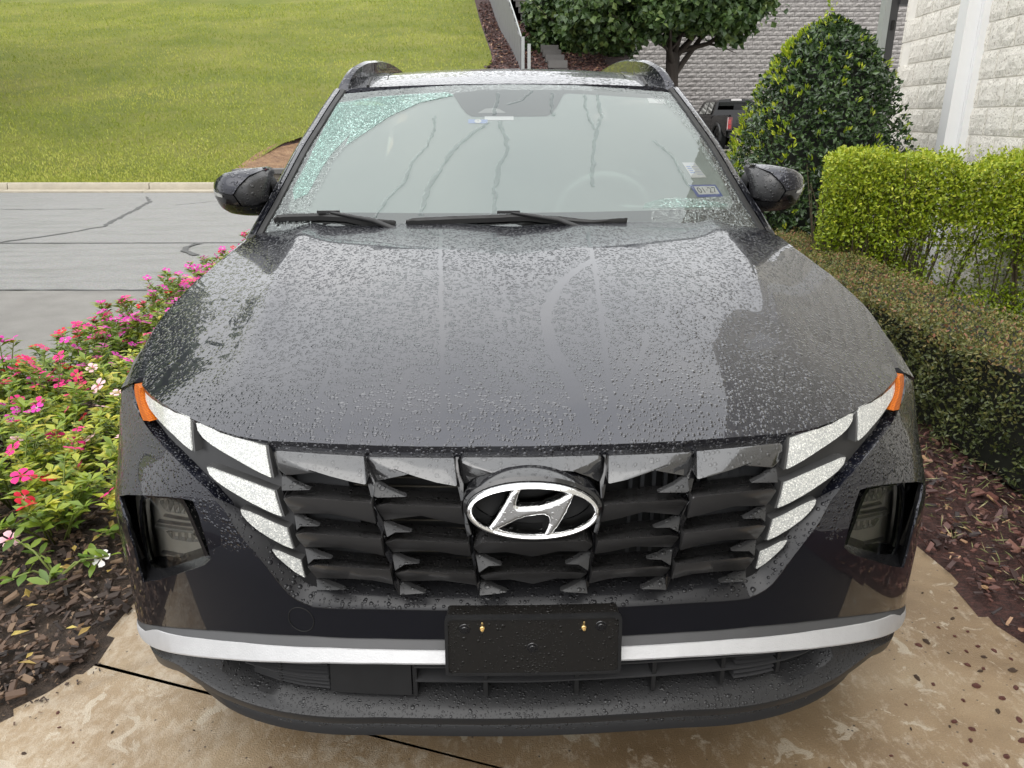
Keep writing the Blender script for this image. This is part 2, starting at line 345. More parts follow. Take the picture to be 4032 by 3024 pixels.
'lp_l3':[(-.7913,.6153),(-.6891,.6419),(-.6888,.6397),(-.791,.6131)],
'mir_cap':[(-.9915,1.2096),(-.9841,1.2252),(-.9664,1.2388),(-.932,1.2592),(-.8779,1.2691),(-.8283,1.2722),(-.8128,1.2694),(-.8518,1.2518),(-.8843,1.2176),(-.9007,1.1933),(-.9223,1.197),(-.9672,1.206)],
'mir_low':[(-.9911,1.2079),(-.9675,1.2043),(-.9225,1.1952),(-.901,1.1916),(-.8844,1.1582),(-.9265,1.1638),(-.9388,1.1656),(-.9849,1.18),(-.9918,1.187)],
'mir_in':[(-.8111,1.2687),(-.8045,1.2584),(-.8037,1.2343),(-.8111,1.1682),(-.8271,1.1595),(-.881,1.1564),(-.8997,1.1933),(-.8835,1.2175),(-.8519,1.2511)],
'mir_base':[(-.9916,1.1835),(-.9833,1.166),(-.9645,1.1465),(-.931,1.1285),(-.8891,1.12),(-.85,1.1162),(-.8237,1.1259),(-.8201,1.1577),(-.8813,1.154),(-.9268,1.1613),(-.9614,1.17)],
'mir_lamp':[(-.9902,1.2062),(-.9715,1.2008),(-.9406,1.1929),(-.9374,1.1849),(-.9661,1.1875),(-.9916,1.1933)],
}
GR={
'r1a':[(-.4763,.8505,0),(-.3943,.8496,0),(-.3077,.8486,0),(-.293,.8181,.035),(-.3228,.8202,.03),(-.3635,.8252,.025),(-.4059,.8317,.02),(-.4454,.8387,.01),(-.4668,.8453,.004)],
'r1ad':[(-.4875,.8438,-.01),(-.4763,.8505,0),(-.4668,.8453,.004),(-.4454,.8387,.01),(-.4059,.8317,.02),(-.3867,.8284,.022),(-.4555,.8124,0),(-.4782,.8189,-.01),(-.4901,.83,-.015)],
'r1b':[(-.2987,.8472,0),(-.2234,.8478,0),(-.1418,.8479,0),(-.1326,.8173,.035),(-.1706,.8212,.03),(-.2101,.8265,.02),(-.2507,.8336,.01),(-.2796,.8392,.004)],
'r1bd':[(-.3071,.84,-.01),(-.2987,.8472,0),(-.2796,.8392,.004),(-.2507,.8336,.01),(-.2211,.8285,.018),(-.2871,.8081,-.005),(-.2986,.8202,-.01)],
'r2a':[(-.4339,.7935,.03),(-.2851,.7898,.03),(-.2819,.7408,0),(-.3304,.749,0),(-.3688,.7569,.005),(-.4381,.7505,0),(-.4508,.7639,0),(-.4551,.7788,.01)],
'r2as':[(-.4339,.7935,.03),(-.4551,.7788,.01),(-.4673,.7704,-.02),(-.4671,.7671,-.05),(-.426,.7692,-.05),(-.306,.7652,-.05),(-.2851,.7898,.03)],
'r2b':[(-.2642,.7878,.03),(-.126,.7839,.03),(-.122,.7412,0),(-.1643,.7478,0),(-.2004,.7581,.005),(-.2682,.7474,0),(-.2812,.7639,0),(-.2838,.7735,.01)],
'r2bs':[(-.2642,.7878,.03),(-.2838,.7735,.01),(-.289,.7645,-.02),(-.2828,.7613,-.05),(-.2372,.7644,-.05),(-.1331,.7574,-.05),(-.126,.7839,.03)],
'r3a':[(-.4075,.7356,.03),(-.2673,.7316,.03),(-.2673,.685,0),(-.3103,.6942,0),(-.3443,.7004,.005),(-.4173,.6925,0),(-.4296,.7057,0),(-.4308,.7203,.01)],
'r3as':[(-.4075,.7356,.03),(-.4308,.7203,.01),(-.442,.7109,-.02),(-.4445,.7034,-.05),(-.4093,.7061,-.05),(-.2867,.7007,-.05),(-.2673,.7316,.03)],
'r3b':[(-.2437,.7312,.03),(-.1137,.726,.03),(-.1106,.6866,0),(-.1395,.6896,0),(-.1831,.6997,.005),(-.2535,.6921,0),(-.2632,.7034,0),(-.2645,.7142,.01)],
'r3bs':[(-.2437,.7312,.03),(-.2645,.7142,.01),(-.2685,.7051,-.02),(-.2596,.702,-.05),(-.2268,.7033,-.05),(-.1191,.6938,-.05),(-.1137,.726,.03)],
'r4a':[(-.3856,.6811,.03),(-.2515,.6783,.03),(-.2522,.6312,0),(-.2921,.6384,0),(-.33,.6428,.005),(-.3959,.6351,0),(-.4084,.6513,0),(-.4081,.6635,.01)],
'r4as':[(-.3856,.6811,.03),(-.4081,.6635,.01),(-.4218,.6496,-.02),(-.4234,.6402,-.05),(-.3851,.6453,-.05),(-.2703,.6403,-.05),(-.2515,.6783,.03)],
'r4b':[(-.2252,.6778,.03),(-.103,.6728,.03),(-.1007,.6305,0),(-.1364,.6381,0),(-.1647,.6439,.005),(-.2372,.6384,0),(-.2476,.6483,0),(-.2478,.6605,.01)],
'r4bs':[(-.2252,.6778,.03),(-.2478,.6605,.01),(-.2515,.6484,-.02),(-.2422,.641,-.05),(-.2134,.6432,-.05),(-.1076,.6356,-.05),(-.103,.6728,.03)],
'fin0':[(-.463,.8107,0),(-.4544,.8114,0),(-.4307,.8058,.012),(-.3996,.8004,.02),(-.4539,.7969,.02)],
'fin1':[(-.2869,.8084,0),(-.28,.8085,0),(-.2577,.8029,.012),(-.2243,.7953,.02),(-.277,.7928,.02),(-.2832,.7957,.02)],
'fin2':[(-.4371,.7484,0),(-.4299,.7488,0),(-.4091,.7457,.01),(-.3808,.7427,.02),(-.4149,.7402,.02),(-.4239,.7332,.02)],
'fin3':[(-.2702,.7452,0),(-.2643,.7453,0),(-.2438,.7419,.01),(-.2143,.7386,.02),(-.2438,.7375,.02),(-.259,.7295,.02)],
'fin4':[(-.4163,.6912,0),(-.4091,.6918,0),(-.3866,.6893,.01),(-.357,.6882,.02),(-.3906,.6844,.02),(-.4018,.6739,.02)],
'fin5':[(-.2536,.6902,0),(-.2477,.6894,0),(-.2266,.6857,.01),(-.2012,.685,.02),(-.2269,.6827,.02),(-.2451,.6706,.02)],
'fin6':[(-.397,.6337,0),(-.3908,.6343,0),(-.3647,.6318,.01),(-.3357,.6298,.02),(-.3872,.6259,.02)],
'fin7':[(-.2412,.6368,0),(-.2353,.637,0),(-.2164,.6332,.01),(-.1911,.6289,.02),(-.238,.6244,.02)],
'fin8':[(-.1031,.6905,0),(-.0954,.6904,0),(-.0779,.6862,.01),(-.056,.6814,.02),(-.0797,.6797,.02),(-.0968,.6678,.02)],
'fin9':[(-.095,.6379,0),(-.0882,.6389,0),(-.0689,.6346,.01),(-.0469,.6307,.02),(-.0632,.6277,.02),(-.0965,.6244,.02)],
'c1':[(-.1254,.8487,0),(-.0001,.8478,0),(-.001,.8373,.02),(-.0725,.833,.022),(-.1035,.8376,.01),(-.1232,.8436,.004)],
'c1d':[(-.134,.8401,-.01),(-.1254,.8487,0),(-.1232,.8436,.004),(-.1035,.8368,.01),(-.0725,.833,.022),(-.1042,.8156,0),(-.1243,.8033,-.01),(-.1315,.8166,-.015)],
'c3':[(-.0904,.7267,.03),(-.0017,.7267,.03),(-.0011,.6846,0),(-.0473,.6954,.004),(-.0973,.6914,0),(-.1073,.7082,.01)],
'c4':[(-.0711,.6731,.03),(-.0022,.6731,.03),(-.0003,.6326,0),(-.04,.6442,.004),(-.0863,.641,0),(-.0973,.6567,.01)],
'c4s':[(-.0711,.6731,.03),(-.0973,.6567,.01),(-.0956,.6444,-.02),(-.0795,.6371,-.05),(-.0563,.6398,-.05),(.0023,.64,-.05),(-.0022,.6731,.03)],
'bar0':[(-.3121,.8463,-.02),(-.3027,.8432,-.02),(-.3036,.8438,0),(-.2951,.8233,0),(-.2859,.8092,0),(-.2879,.7871,0),(-.2835,.7838,0),(-.2958,.7801,-.01),(-.2998,.8089,0),(-.3042,.8322,0)],
'bar1':[(-.2913,.7802,0),(-.2825,.783,0),(-.2839,.7744,.01),(-.2789,.7676,.01),(-.2691,.7476,.005),(-.2642,.7239,0),(-.272,.7237,0),(-.2809,.7399,0),(-.287,.7629,0)],
'bar2':[(-.2729,.7191,0),(-.2661,.722,0),(-.2645,.7142,.01),(-.2525,.693,.005),(-.249,.6677,0),(-.2568,.6705,0),(-.2662,.688,0)],
'bar3':[(-.257,.6604,0),(-.2491,.6666,0),(-.2483,.6585,.01),(-.2401,.6401,.005),(-.2424,.6105,0),(-.2453,.6116,0),(-.2512,.6312,0)],
'bar4':[(-.1418,.8481,-.02),(-.1287,.8473,-.02),(-.1342,.8438,0),(-.1304,.8224,0),(-.1237,.8073,0),(-.1238,.7819,0),(-.1296,.7802,0),(-.1353,.804,0),(-.1381,.834,0)],
'bar5':[(-.1287,.7716,0),(-.1238,.7802,0),(-.1181,.754,0),(-.1096,.7252,0),(-.1182,.7207,0),(-.122,.7398,0)],
'bar6':[(-.1154,.7161,0),(-.1076,.7252,0),(-.1073,.7082,.01),(-.1028,.6932,.005),(-.1014,.6649,0),(-.1062,.6659,0),(-.1108,.6866,0)],
'bar7':[(-.1044,.6557,0),(-.0986,.6618,0),(-.0983,.6557,.01),(-.0948,.6411,.005),(-.0974,.6107,0),(-.0993,.6118,0),(-.1019,.6305,0)],
}
def catmull(pts,n=40):
    pts=np.array(pts,float);P=np.vstack([2*pts[0]-pts[1],pts,2*pts[-1]-pts[-2]])
    out=[]
    for i in range(1,len(P)-2):
        a,b,c,d=P[i-1:i+3]
        for t in np.linspace(0,1,n,endpoint=False):
            out.append(.5*((2*b)+(-a+c)*t+(2*a-5*b+4*c-d)*t*t+(-a+3*b-3*c+d)*t**3))
    out.append(pts[-1]);return np.array(out)
PLAN=[(0,0),(.15,.003),(.3,.013),(.42,.032),(.52,.06),(.62,.1),(.71,.145),(.78,.19),(.835,.238),(.875,.285),(.903,.335),(.928,.4),(.946,.48),(.957,.58),(.965,.7),(.968,.9)]
PLAN2=[(0,0),(.15,.003),(.3,.013),(.42,.03),(.49,.042),(.55,.065),(.63,.106),(.71,.168),(.79,.252),(.838,.312),(.88,.37),(.911,.412),(.939,.455),(.960,.53),(.968,.65),(.970,.9)]
def _arc(P,n=400):
    C=catmull(P);A=np.concatenate([[0],np.cumsum(np.hypot(*np.diff(C,axis=0).T))])
    f=np.linspace(0,1,n)*A[-1]
    return np.stack([np.interp(f,A,C[:,0]),np.interp(f,A,C[:,1])],1),A[-1]
PC,SL=_arc(PLAN);PC2,_=_arc(PLAN2);PA=np.linspace(0,SL,400)
def lean(z):
    z=np.asarray(z,float)
    return np.where(z>.6,1.3*(z-.6)**2,0)
def _plan(a,z):
    f=np.clip((np.asarray(z,float)-.62)/.2,0,1);f=f*f*(3-2*f)
    x=np.interp(a,PA,PC[:,0])*(1-f)+np.interp(a,PA,PC2[:,0])*f
    y=np.interp(a,PA,PC[:,1])*(1-f)+np.interp(a,PA,PC2[:,1])*f
    return x,y
def S(s,z,d=0.0):
    "front skin: s arc length along plan curve (signed), z height, d outward offset"
    s=np.asarray(s,float);z=np.asarray(z,float);a=np.abs(s)
    x,y=_plan(a,z);e=.004
    x1,y1=_plan(a+e,z);x0,y0=_plan(np.maximum(a-e,0),z)
    tx,ty=x1-x0,y1-y0;n=np.hypot(tx,ty)+1e-9
    x=x+ty/n*d;y=y-tx/n*d+lean(z)
    return np.stack([np.sign(s+1e-12)*x,y,z],-1)
def SE(s,z,d=0.0):
    'upright plane of the badge'
    z=np.asarray(z,float); q=S(s,np.zeros_like(z)+.783,d); q[...,1]+=.16*(z-.783); q[...,2]=z; return q
def LS(x,z,d=0.0):
    "recessed headlamp lens surface (x is |lateral| signed)"
    x=np.asarray(x,float);z=np.asarray(z,float);a=np.abs(x)-.64
    return np.stack([x,.150+.55*a+.8*a*a+.15*(z-.6)-d,z],-1)
ZC=catmull([(0.0,.77),(.06,.835),(.092,.865),(.2,.922),(.4,.985),(.7,1.052),(1.0,1.098),(1.15,1.116),(1.35,1.132)])
def crease(x,y):
    a=np.abs(x)
    # two centre creases and two outer power-dome creases
    c1=.165+.02*(y-.1)
    b=-.010*np.clip((c1-a)/c1,0,1)*np.clip((y-.05)/.3,0,1)
    c2=.60+.05*(y-.4)
    k=np.clip((y-.25)/.5,0,1)
    b=b+.012*k*np.exp(-((a-c2)/.05)**2)
    return b
def H(x,y):
    x=np.asarray(x,float);y=np.asarray(y,float)
    z=np.interp(y,ZC[:,0],ZC[:,1]);D=np.interp(y,[.1,.45,1.2],[.13,.13,.06])
    return z-D*(np.abs(x)/.9)**2.5+crease(x,y)
def HP(x,y,d=0): 
    return np.stack([np.asarray(x,float),np.asarray(y,float),H(x,y)+d],-1)
def W(x,t,d=0.0):
    "windshield: x lateral, t 0 bottom..1 top"
    x=np.asarray(x,float);t=np.asarray(t,float)
    y=1.15+.687*t+(.22+(.20-.22)*t)*x*x
    z=1.085+.449*t-.047*x*x*t+.10*t*(1-t)
    # outward offset ~ normal (0,-.55,.83)
    return np.stack([x+x*d*.25,y-.53*d,z+.83*d],-1)
# ================================================================== SETTING
def flat(name,poly,z,mat,parent=None,kind='structure',label=None,thick=None):
    v,e,f,*_=delaunay_2d_cdt([Vector(p) for p in poly],[(i,(i+1)%len(poly)) for i in range(len(poly))],[],1,1e-6)
    V=[(p.x,p.y,z) for p in v];F=[list(t) for t in f]
    if thick:
        n=len(V);V+=[(a,b,z-thick) for a,b,_ in V];ec={}
        for t in F:
            for i in range(len(t)): ec[(t[i],t[(i+1)%len(t)])]=1
        F+=[[j,i,i+n,j+n] for (i,j) in ec if (j,i) not in ec]
    o=mesh(name,V,F,mat,parent,False)
    if kind and not parent: o['kind']=kind
    return o
# --- ground materials
m=M('asphalt'); a=m.noise(75,8,.8); b=m.noise(2.0,5,.6,m.scalev((.5,2.2,1))); s_=m.node('ShaderNodeTexVoronoi',{'Vector':m.co(),'Scale':170.}).outputs['Color']
c=m.ramp(a,[(.3,(.13,.13,.127)),(.5,(.265,.262,.25)),(.72,(.50,.495,.475))])
c=m.mix(m.ramp(b,[(.44,0),(.66,.45)]),c,(.11,.11,.10)); c=m.mix(.5,c,m.ramp(m.noise(22,8,.85),[(.3,.35),(.7,1.)]),'MULTIPLY'); c=m.mix(.25,c,s_,'MULTIPLY')
MAT['asphalt']=m.done(m.bsdf(color=c,rough=m.ramp(b,[(.4,.75),(.65,.42)]),normal=m.bump(a,.006)))
simple('tar',(.05,.05,.05),.55,var=.3,vscale=20)
m=M('apron_concrete'); b=m.noise(3,6,.6); c=m.ramp(b,[(.35,(.155,.147,.135)),(.65,(.205,.195,.18))]); c=m.mix(.3,c,m.ramp(m.noise(240,3),[(.35,.4),(.65,1.)]),'MULTIPLY')
MAT['apron_concrete']=m.done(m.bsdf(color=c,rough=.55,normal=m.bump(m.noise(200,4),.003)))
m=M('wet_concrete')
d1=m.noise(1.6,6,.62,m.scalev((.7,1.0,1)),.6); sp=m.noise(34,8,.74,m.scalev((1.,.55,1.)),.2); sp2=m.noise(4.2,8,.68,None,.5); fine=m.noise(260,3)
xx=m.node('ShaderNodeSeparateXYZ',{'Vector':m.co()}).outputs[0]
c=m.ramp(d1,[(.33,(.185,.122,.066)),(.5,(.290,.205,.118)),(.68,(.385,.295,.188))])
lf=m.math('MULTIPLY_ADD',xx,-.35,.25,True)          # the left slab is more worn than the right one
th=m.math('ADD',m.math('MULTIPLY',lf,.13),m.math('MULTIPLY',m.math('SUBTRACT',sp2,.5),.55))
pt=m.math('ADD',sp,th)
sq=m.noise(11,7,.66,None,.8); c=m.mix(m.ramp(sq,[(.60,0),(.622,.60)]),c,(.55,.49,.39))
c=m.mix(m.ramp(m.math('ADD',pt,m.math('MULTIPLY',m.math('SUBTRACT',m.noise(90,4,.7),.5),.30)),[(.52,0),(.70,.66)]),c,(.50,.425,.325))
c=m.mix(m.ramp(m.noise(2.6,5,.6,None,1.),[(.50,0),(.70,.45)]),c,(.165,.115,.066))
c=m.mix(m.ramp(m.node('ShaderNodeTexVoronoi',{'Vector':m.co(),'Scale':26.}).outputs['Distance'],[(.06,1),(.085,0)]),c,(.09,.065,.05))
c=m.mix(.35,c,m.ramp(fine,[(.3,.35),(.7,1.)]),'MULTIPLY')
MAT['wet_concrete']=m.done(m.bsdf(color=c,rough=m.ramp(d1,[(.35,.34),(.65,.62)]),spec=.5,normal=m.bump(fine,.0022)))
simple('joint_filler',(.012,.011,.010),.8,bump=.004,bscale=120)
simple('pale_render',(.60,.55,.46),.7,var=.15,vscale=30,bump=.004,bscale=90)
m=M('soil'); c=m.ramp(m.noise(30,6,.65),[(.3,(.025,.017,.012)),(.5,(.06,.04,.027)),(.7,(.12,.08,.055))])
MAT['soil']=m.done(m.bsdf(color=c,rough=.75,normal=m.bump(m.noise(60,6,.7),.03)))
m=M('red_mulch'); c=m.ramp(m.noise(38,6,.7,m.scalev((1,2.4,1))),[(.3,(.02,.01,.009)),(.5,(.07,.028,.022)),(.72,(.16,.065,.05))])
MAT['red_mulch']=m.done(m.bsdf(color=c,rough=.7,normal=m.bump(m.noise(50,6,.7),.03)))
m=M('slope_bark'); c=m.ramp(m.noise(9,7,.75),[(.3,(.012,.007,.006)),(.5,(.045,.019,.016)),(.72,(.11,.045,.035))]); MAT['slope_bark']=m.done(m.bsdf(color=c,rough=.8,normal=m.bump(m.noise(9,7,.75),.08)))
m=M('lawn'); st=m.noise(1.0,6,.62,m.scalev((.22,.9,.9))); pa=m.noise(.35,4,.6); fn=m.noise(26,6,.75,m.scalev((.55,1.4,1.4)))
c=m.ramp(fn,[(.28,(.175,.215,.036)),(.5,(.315,.345,.062)),(.72,(.46,.47,.115))])
c=m.mix(m.ramp(st,[(.42,0),(.66,.6)]),c,(.42,.38,.11)); c=m.mix(m.ramp(pa,[(.40,.55),(.62,0)]),c,(.16,.225,.028))
MAT['lawn']=m.done(m.bsdf(color=c,rough=.75,spec=.2,normal=m.bump(fn,.25)))
m=M('bare_dirt'); c=m.ramp(m.noise(5,6,.65),[(.3,(.16,.085,.045)),(.6,(.32,.19,.10)),(.75,(.4,.27,.16))])
MAT['bare_dirt']=m.done(m.bsdf(color=c,rough=.85,normal=m.bump(m.noise(9,6,.7),.15)))
simple('kerb_concrete',(.36,.32,.25),.65,var=.25,vscale=5,bump=.01,bscale=60)
m=M('split_block'); gpos=m.node('ShaderNodeNewGeometry').outputs['Position']; fz=m.noise(52,6,.70,gpos); ob=m.node('ShaderNodeObjectInfo').outputs['Random']
c=m.ramp(fz,[(.30,(.20,.175,.14)),(.42,(.70,.66,.585)),(.49,(.90,.865,.79))]); c=m.mix(m.ramp(ob,[(0,0),(1,.14)]),c,(.5,.46,.4))
c=m.mix(m.ramp(m.noise(1.6,5,.6,m.scalev((1,1,.35))),[(.52,0),(.72,.35)]),c,(.42,.38,.33))
MAT['split_block']=m.done(m.bsdf(color=c,rough=.9,normal=m.bump(fz,.014)))
simple('mortar',(.80,.77,.71),.9,var=.12,vscale=12)
simple('white_metal',(.80,.80,.80),.35,var=.03,vscale=3)
m=M('wall_stone'); fz=m.noise(11,7,.72,m.node('ShaderNodeNewGeometry').outputs['Position']); ob=m.node('ShaderNodeObjectInfo').outputs['Random']; gp=m.node('ShaderNodeNewGeometry').outputs['Random Per Island']
c=m.ramp(fz,[(.3,(.20,.185,.175)),(.5,(.33,.31,.295)),(.7,(.46,.43,.405))]); c=m.mix(m.ramp(m.math('FRACT',m.math('ADD',ob,gp)),[(0,.0),(1,.3)]),c,(.24,.22,.215))
MAT['wall_stone']=m.done(m.bsdf(color=c,rough=.85,normal=m.bump(fz,.05)))
simple('wall_joint',(.13,.12,.115),.9)
simple('cap_stone',(.11,.105,.10),.8,var=.2,vscale=4)
m=M('fence_wood'); c=m.ramp(m.noise(3,5,.6,m.scalev((1,6,1))),[(.3,(.13,.13,.135)),(.7,(.22,.22,.225))])
MAT['fence_wood']=m.done(m.bsdf(color=c,rough=.7))
simple('galvanised',(.36,.38,.37),.45,.4,var=.12,vscale=8)
simple('dark_steel',(.06,.06,.062),.5,.3)
# --- wide ground, road
flat('ground',[(-90,-60),(90,-60),(90,120),(-90,120)],-.06,MAT['soil'])
flat('road',[(-70,-40),(70,-40),(70,36.5),(4.5,36.5),(2,30),(-1.,16.2),(-4.5,14.66),(-10.2,15.05),(-70,19.2)],-.012,MAT['asphalt'])
flat('driveway_apron',[(-9,2.0),(-2.62,2.0),(-2.62,5.45),(-9,5.6)],-.007,MAT['apron_concrete'])
def strip(name,pts,w0,z,mat,parent=None,jit=.0,seed=1):
    rr=random.Random(seed); V=[];F=[];n=len(pts); P=densify(pts,.12,False)
    for i,p in enumerate(P):
        a=Vector(P[max(i-1,0)]);b=Vector(P[min(i+1,len(P)-1)]);t=(b-a).normalized();q=Vector((-t.y,t.x)); ww=w0*(1+jit*rr.uniform(-1,1))/2
        of=q*(jit*rr.uniform(-1,1)*w0*.8); c=Vector(p)+of
        V+=[(c.x+q.x*ww,c.y+q.y*ww,z),(c.x-q.x*ww,c.y-q.y*ww,z)]
        if i: F.append([2*i-2,2*i-1,2*i+1,2*i])
    o=mesh(name,V,F,mat,parent,False)
    if not parent: o['kind']='structure'
    return o
strip('road_crack',[(-6.2,8.25),(-5.8,8.9),(-5.55,9.7),(-5.9,11.3),(-6.3,13.0),(-6.75,13.95)],.055,-.007,MAT['tar'],jit=.5,seed=2)
strip('road_seam',[(-12,8.36),(-7,8.3),(-4.5,8.18),(-2.3,8.1)],.04,-.0065,MAT['tar'],jit=.25,seed=3)
strip('road_seam',[(-14,12.15),(-9.4,11.95),(-6.6,11.9)],.03,-.0065,MAT['tar'],jit=.4,seed=4)
strip('road_seam',[(-9,5.62),(-4.3,5.52),(-2.6,5.44)],.045,-.003,MAT['tar'],jit=.4,seed=5)
strip('tar_patch',[(-3.62,8.1),(-3.68,7.8),(-3.6,7.55),(-3.35,7.25)],.07,-.0025,MAT['tar'],jit=.3,seed=6)
strip('road_crack',[(-4.0,14.1),(-5.2,12.9),(-5.6,12.4)],.02,-.0065,MAT['tar'],jit=.7,seed=8)
strip('road_crack',[(-6.6,8.3),(-6.35,7.6),(-6.5,7.4)],.03,-.0065,MAT['tar'],jit=.6,seed=9)
# --- kerb along the lawn, in cast lengths
kd=Vector((5.43,-.42)).normalized(); kq=Vector((-kd.y,kd.x))
kb=empty('kerb',(-10.21,15.03,0)); kb['kind']='structure'
def kerb_len(a,b):
    prof=[(0,-.05),(0,.015),(.30,.03),(.315,.13),(.34,.155),(.50,.155),(.50,-.05)]
    mb=MB();rows=[]
    for t in np.linspace(a,b,3): rows.append([(kd.x*t+kq.x*u,kd.y*t+kq.y*u,h) for u,h in prof])
    mb.grid(rows);n=len(prof);k=len(mb.V);mb.F.append(list(range(n)));mb.F.append([k-n+i for i in range(n)][::-1])
    o=mb.build('kerb_stone',MAT['kerb_concrete'],kb,ang=40);return o
for a in range(-9,3): kerb_len(a*3.05+3.02,a*3.05+6.05)
# --- lawn hill
HK=.25
def hill(x,y):
    base=y-(15.55-(x+10.21)*.0773)
    return .13+HK*np.maximum(base,0)+.05*np.sin(x*.7+y*.31)*np.clip(base/3,0,1)+.09*np.sin(x*.23-y*.4)*np.clip(base/4,0,1)
def edge_x(y): # right edge of the lawn
    return np.interp(y,[15,15.8,17.07,18.2,20,22,24,26.9,34.2,43.2,60,90],[-5.75,-5.6,-5.38,-5.1,-4.0,-2.3,-.6,.02,-.33,-.87,-1.9,-3])
ys=np.concatenate([np.linspace(0,3,22),np.linspace(3.3,60,70)]); us=np.linspace(0,1,70)
rows=[]
for yy in ys:
    row=[]
    for u in us:
        xr=edge_x(15.3+yy); x=-75+(xr+75)*(u**.45); y=15.53-(x+10.21)*.0773+yy
        row.append((x,y,float(hill(np.array(x),np.array(y)))))
    rows.append(row)
lw=MB().grid(rows).build('lawn',MAT['lawn'],ang=0); lw['kind']='structure'
# right part of the slope: dirt bank and mulch strips
rows=[]
for yy in np.linspace(0,60,50):
    y0=15.0+yy; xl=float(edge_x(y0)); row=[]
    for u in np.linspace(0,1,14):
        x=xl-.05+u*((4.8 if y0<28 else 4.8+(y0-28)*.05)-xl)
        z=float(hill(np.array(x),np.array(y0)))-.02
        if y0<24: z=z*np.clip((y0-15.2)/8.8,.12,1)**.9*(1-.9*u*np.clip((26-y0)/8,0,1)) if u>0 else z
        row.append((x,y0,z))
    rows.append(row)
bk=MB().grid(rows).build('bank',MAT['slope_bark'],ang=0); bk['kind']='structure'
rows=[]
for t in np.linspace(0,1,14):
    yy_=15.1+8.6*t; a=np.array([float(edge_x(yy_))-.12,yy_]); row=[]
    for u in np.linspace(0,1,9):
        x=a[0]+u*2.2; y=a[1]+.5*u; row.append((x,y,float(hill(np.array(a[0]),np.array(a[1])))*(1-.60*u**.8)+.05*min(1,u*6)+.04*math.sin(9*t+5*u)))
    rows.append(row)
o=MB().grid(rows).build('dirt_bank',MAT['bare_dirt'],ang=0); o['kind']='structure'
# little block wall at the foot of the dirt bank
t=empty('retaining_wall',(-4.55,14.75,0),'low dark block wall with a flat cap at the foot of the bare dirt bank','retaining wall')
simple('wet_block',(.19,.165,.135),.6,var=.35,vscale=6,bump=.02,bscale=25)
for i in range(4):
    for j in range(3):
        MB().box((-.42+i*.42+(.2 if j%2 else 0),.09+.012*((i*7+j)%3),.06+j*.115),(.40,.26,.108)).build('block',MAT['wet_block'],t,ang=30)
for i in range(3): MB().box((-.42+i*.62,.06,.40),(.61,.40,.085)).build('cap',MAT['cap_stone'],t,ang=30)
# --- lawn grass: short tufts over the visible slope
def grass(n,y0,y1,h):
    yy=y0+(y1-y0)*RNG.random(n)**1.7; x=edge_x(yy)-.04-(yy*.80+1.5)*RNG.random(n)
    y=15.53-(x+10.21)*.0773+(yy-15.5)
    z=hill(x,y); P=np.stack([x,y,z-.01],1)
    D=np.stack([RNG.normal(0,.45,n),RNG.normal(0,.45,n),np.ones(n)],1); N=unit(n)
    return P,D,N,h*(.6+.8*RNG.random(n))*(1+(yy-15)/40)
P,D,N,s_=grass(90000,15.5,44,.066)
leafmat('grass_blade',[(0,(.20,.25,.04)),(.4,(.32,.36,.064)),(.75,(.43,.45,.10)),(1,(.54,.50,.15))],.6,.3,.2)
nz=np.sin(P[:,0]*.55+1)*np.sin(P[:,1]*.9)+.6*np.sin(P[:,0]*1.9)*np.sin(P[:,1]*2.3+1)
bd_=np.sin((P[:,0]*.42+P[:,1]*.95)*1.15+.6*np.sin(P[:,0]*.3)); r_=np.clip(.46+.15*nz+.13*bd_+.20*RNG.normal(size=len(P)),0,1)
g=leaves('grass',P,D,N,s_,MAT['grass_blade'],wr=.28,cup=.04,rnd=r_); g['kind']='stuff'
# --- fence up the slope
t=empty('slope_fence',(.9,28.4,3.3),'grey panel fence with a pale top rail climbing between two mulch strips','fence')
G0=np.array([.90,25.2]);G1=np.array([-.71,53.]);
nb=26
for i in range(nb):
    a=G0+(G1-G0)*(i/nb)**1.0;b=G0+(G1-G0)*((i+.97)/nb)
    za,zb=[float(hill(np.array(q[0]),np.array(q[1])))for q in(a,b)]; h=float(np.interp(a[1],[25.2,29,33,36,53],[.96,1.4,1.94,2.3,2.4]))
    mb=MB();V=[(a[0],a[1],za-.1),(b[0],b[1],zb-.1),(b[0],b[1],zb+h),(a[0],a[1],za+h)];off=.05
    V=[(x-.9,y-28.4,z-3.3) for x,y,z in V];V+=[(x+off,y,z) for x,y,z in V]
    mb.add(V,[[0,1,2,3],[7,6,5,4],[0,3,7,4],[1,5,6,2],[3,2,6,7]]); mb.build('panel',MAT['fence_wood'],t,ang=20)
mb=MB();pts=[]
for i in range(nb+1):
    a=G0+(G1-G0)*(i/nb); pts.append((a[0]-.9+.03,a[1]-28.4,float(hill(np.array(a[0]),np.array(a[1])))+float(np.interp(a[1],[25.2,29,33,36,53],[.98,1.42,1.96,2.32,2.42]))-3.3))
mb.tube(pts,.024,6).build('top_rail',MAT['galvanised'],t)
z0=float(hill(np.array(.93),np.array(25.2)))
MB().box((.93-.9+.05,25.15-28.4,z0-3.3+.42),(.10,.10,1.1)).build('post',MAT['galvanised'],t,ang=20)
MB().box((.93-.9+.24,25.0-28.4,z0-3.3+.25),(.10,.12,1.0)).build('post',MAT['galvanised'],t,ang=20)
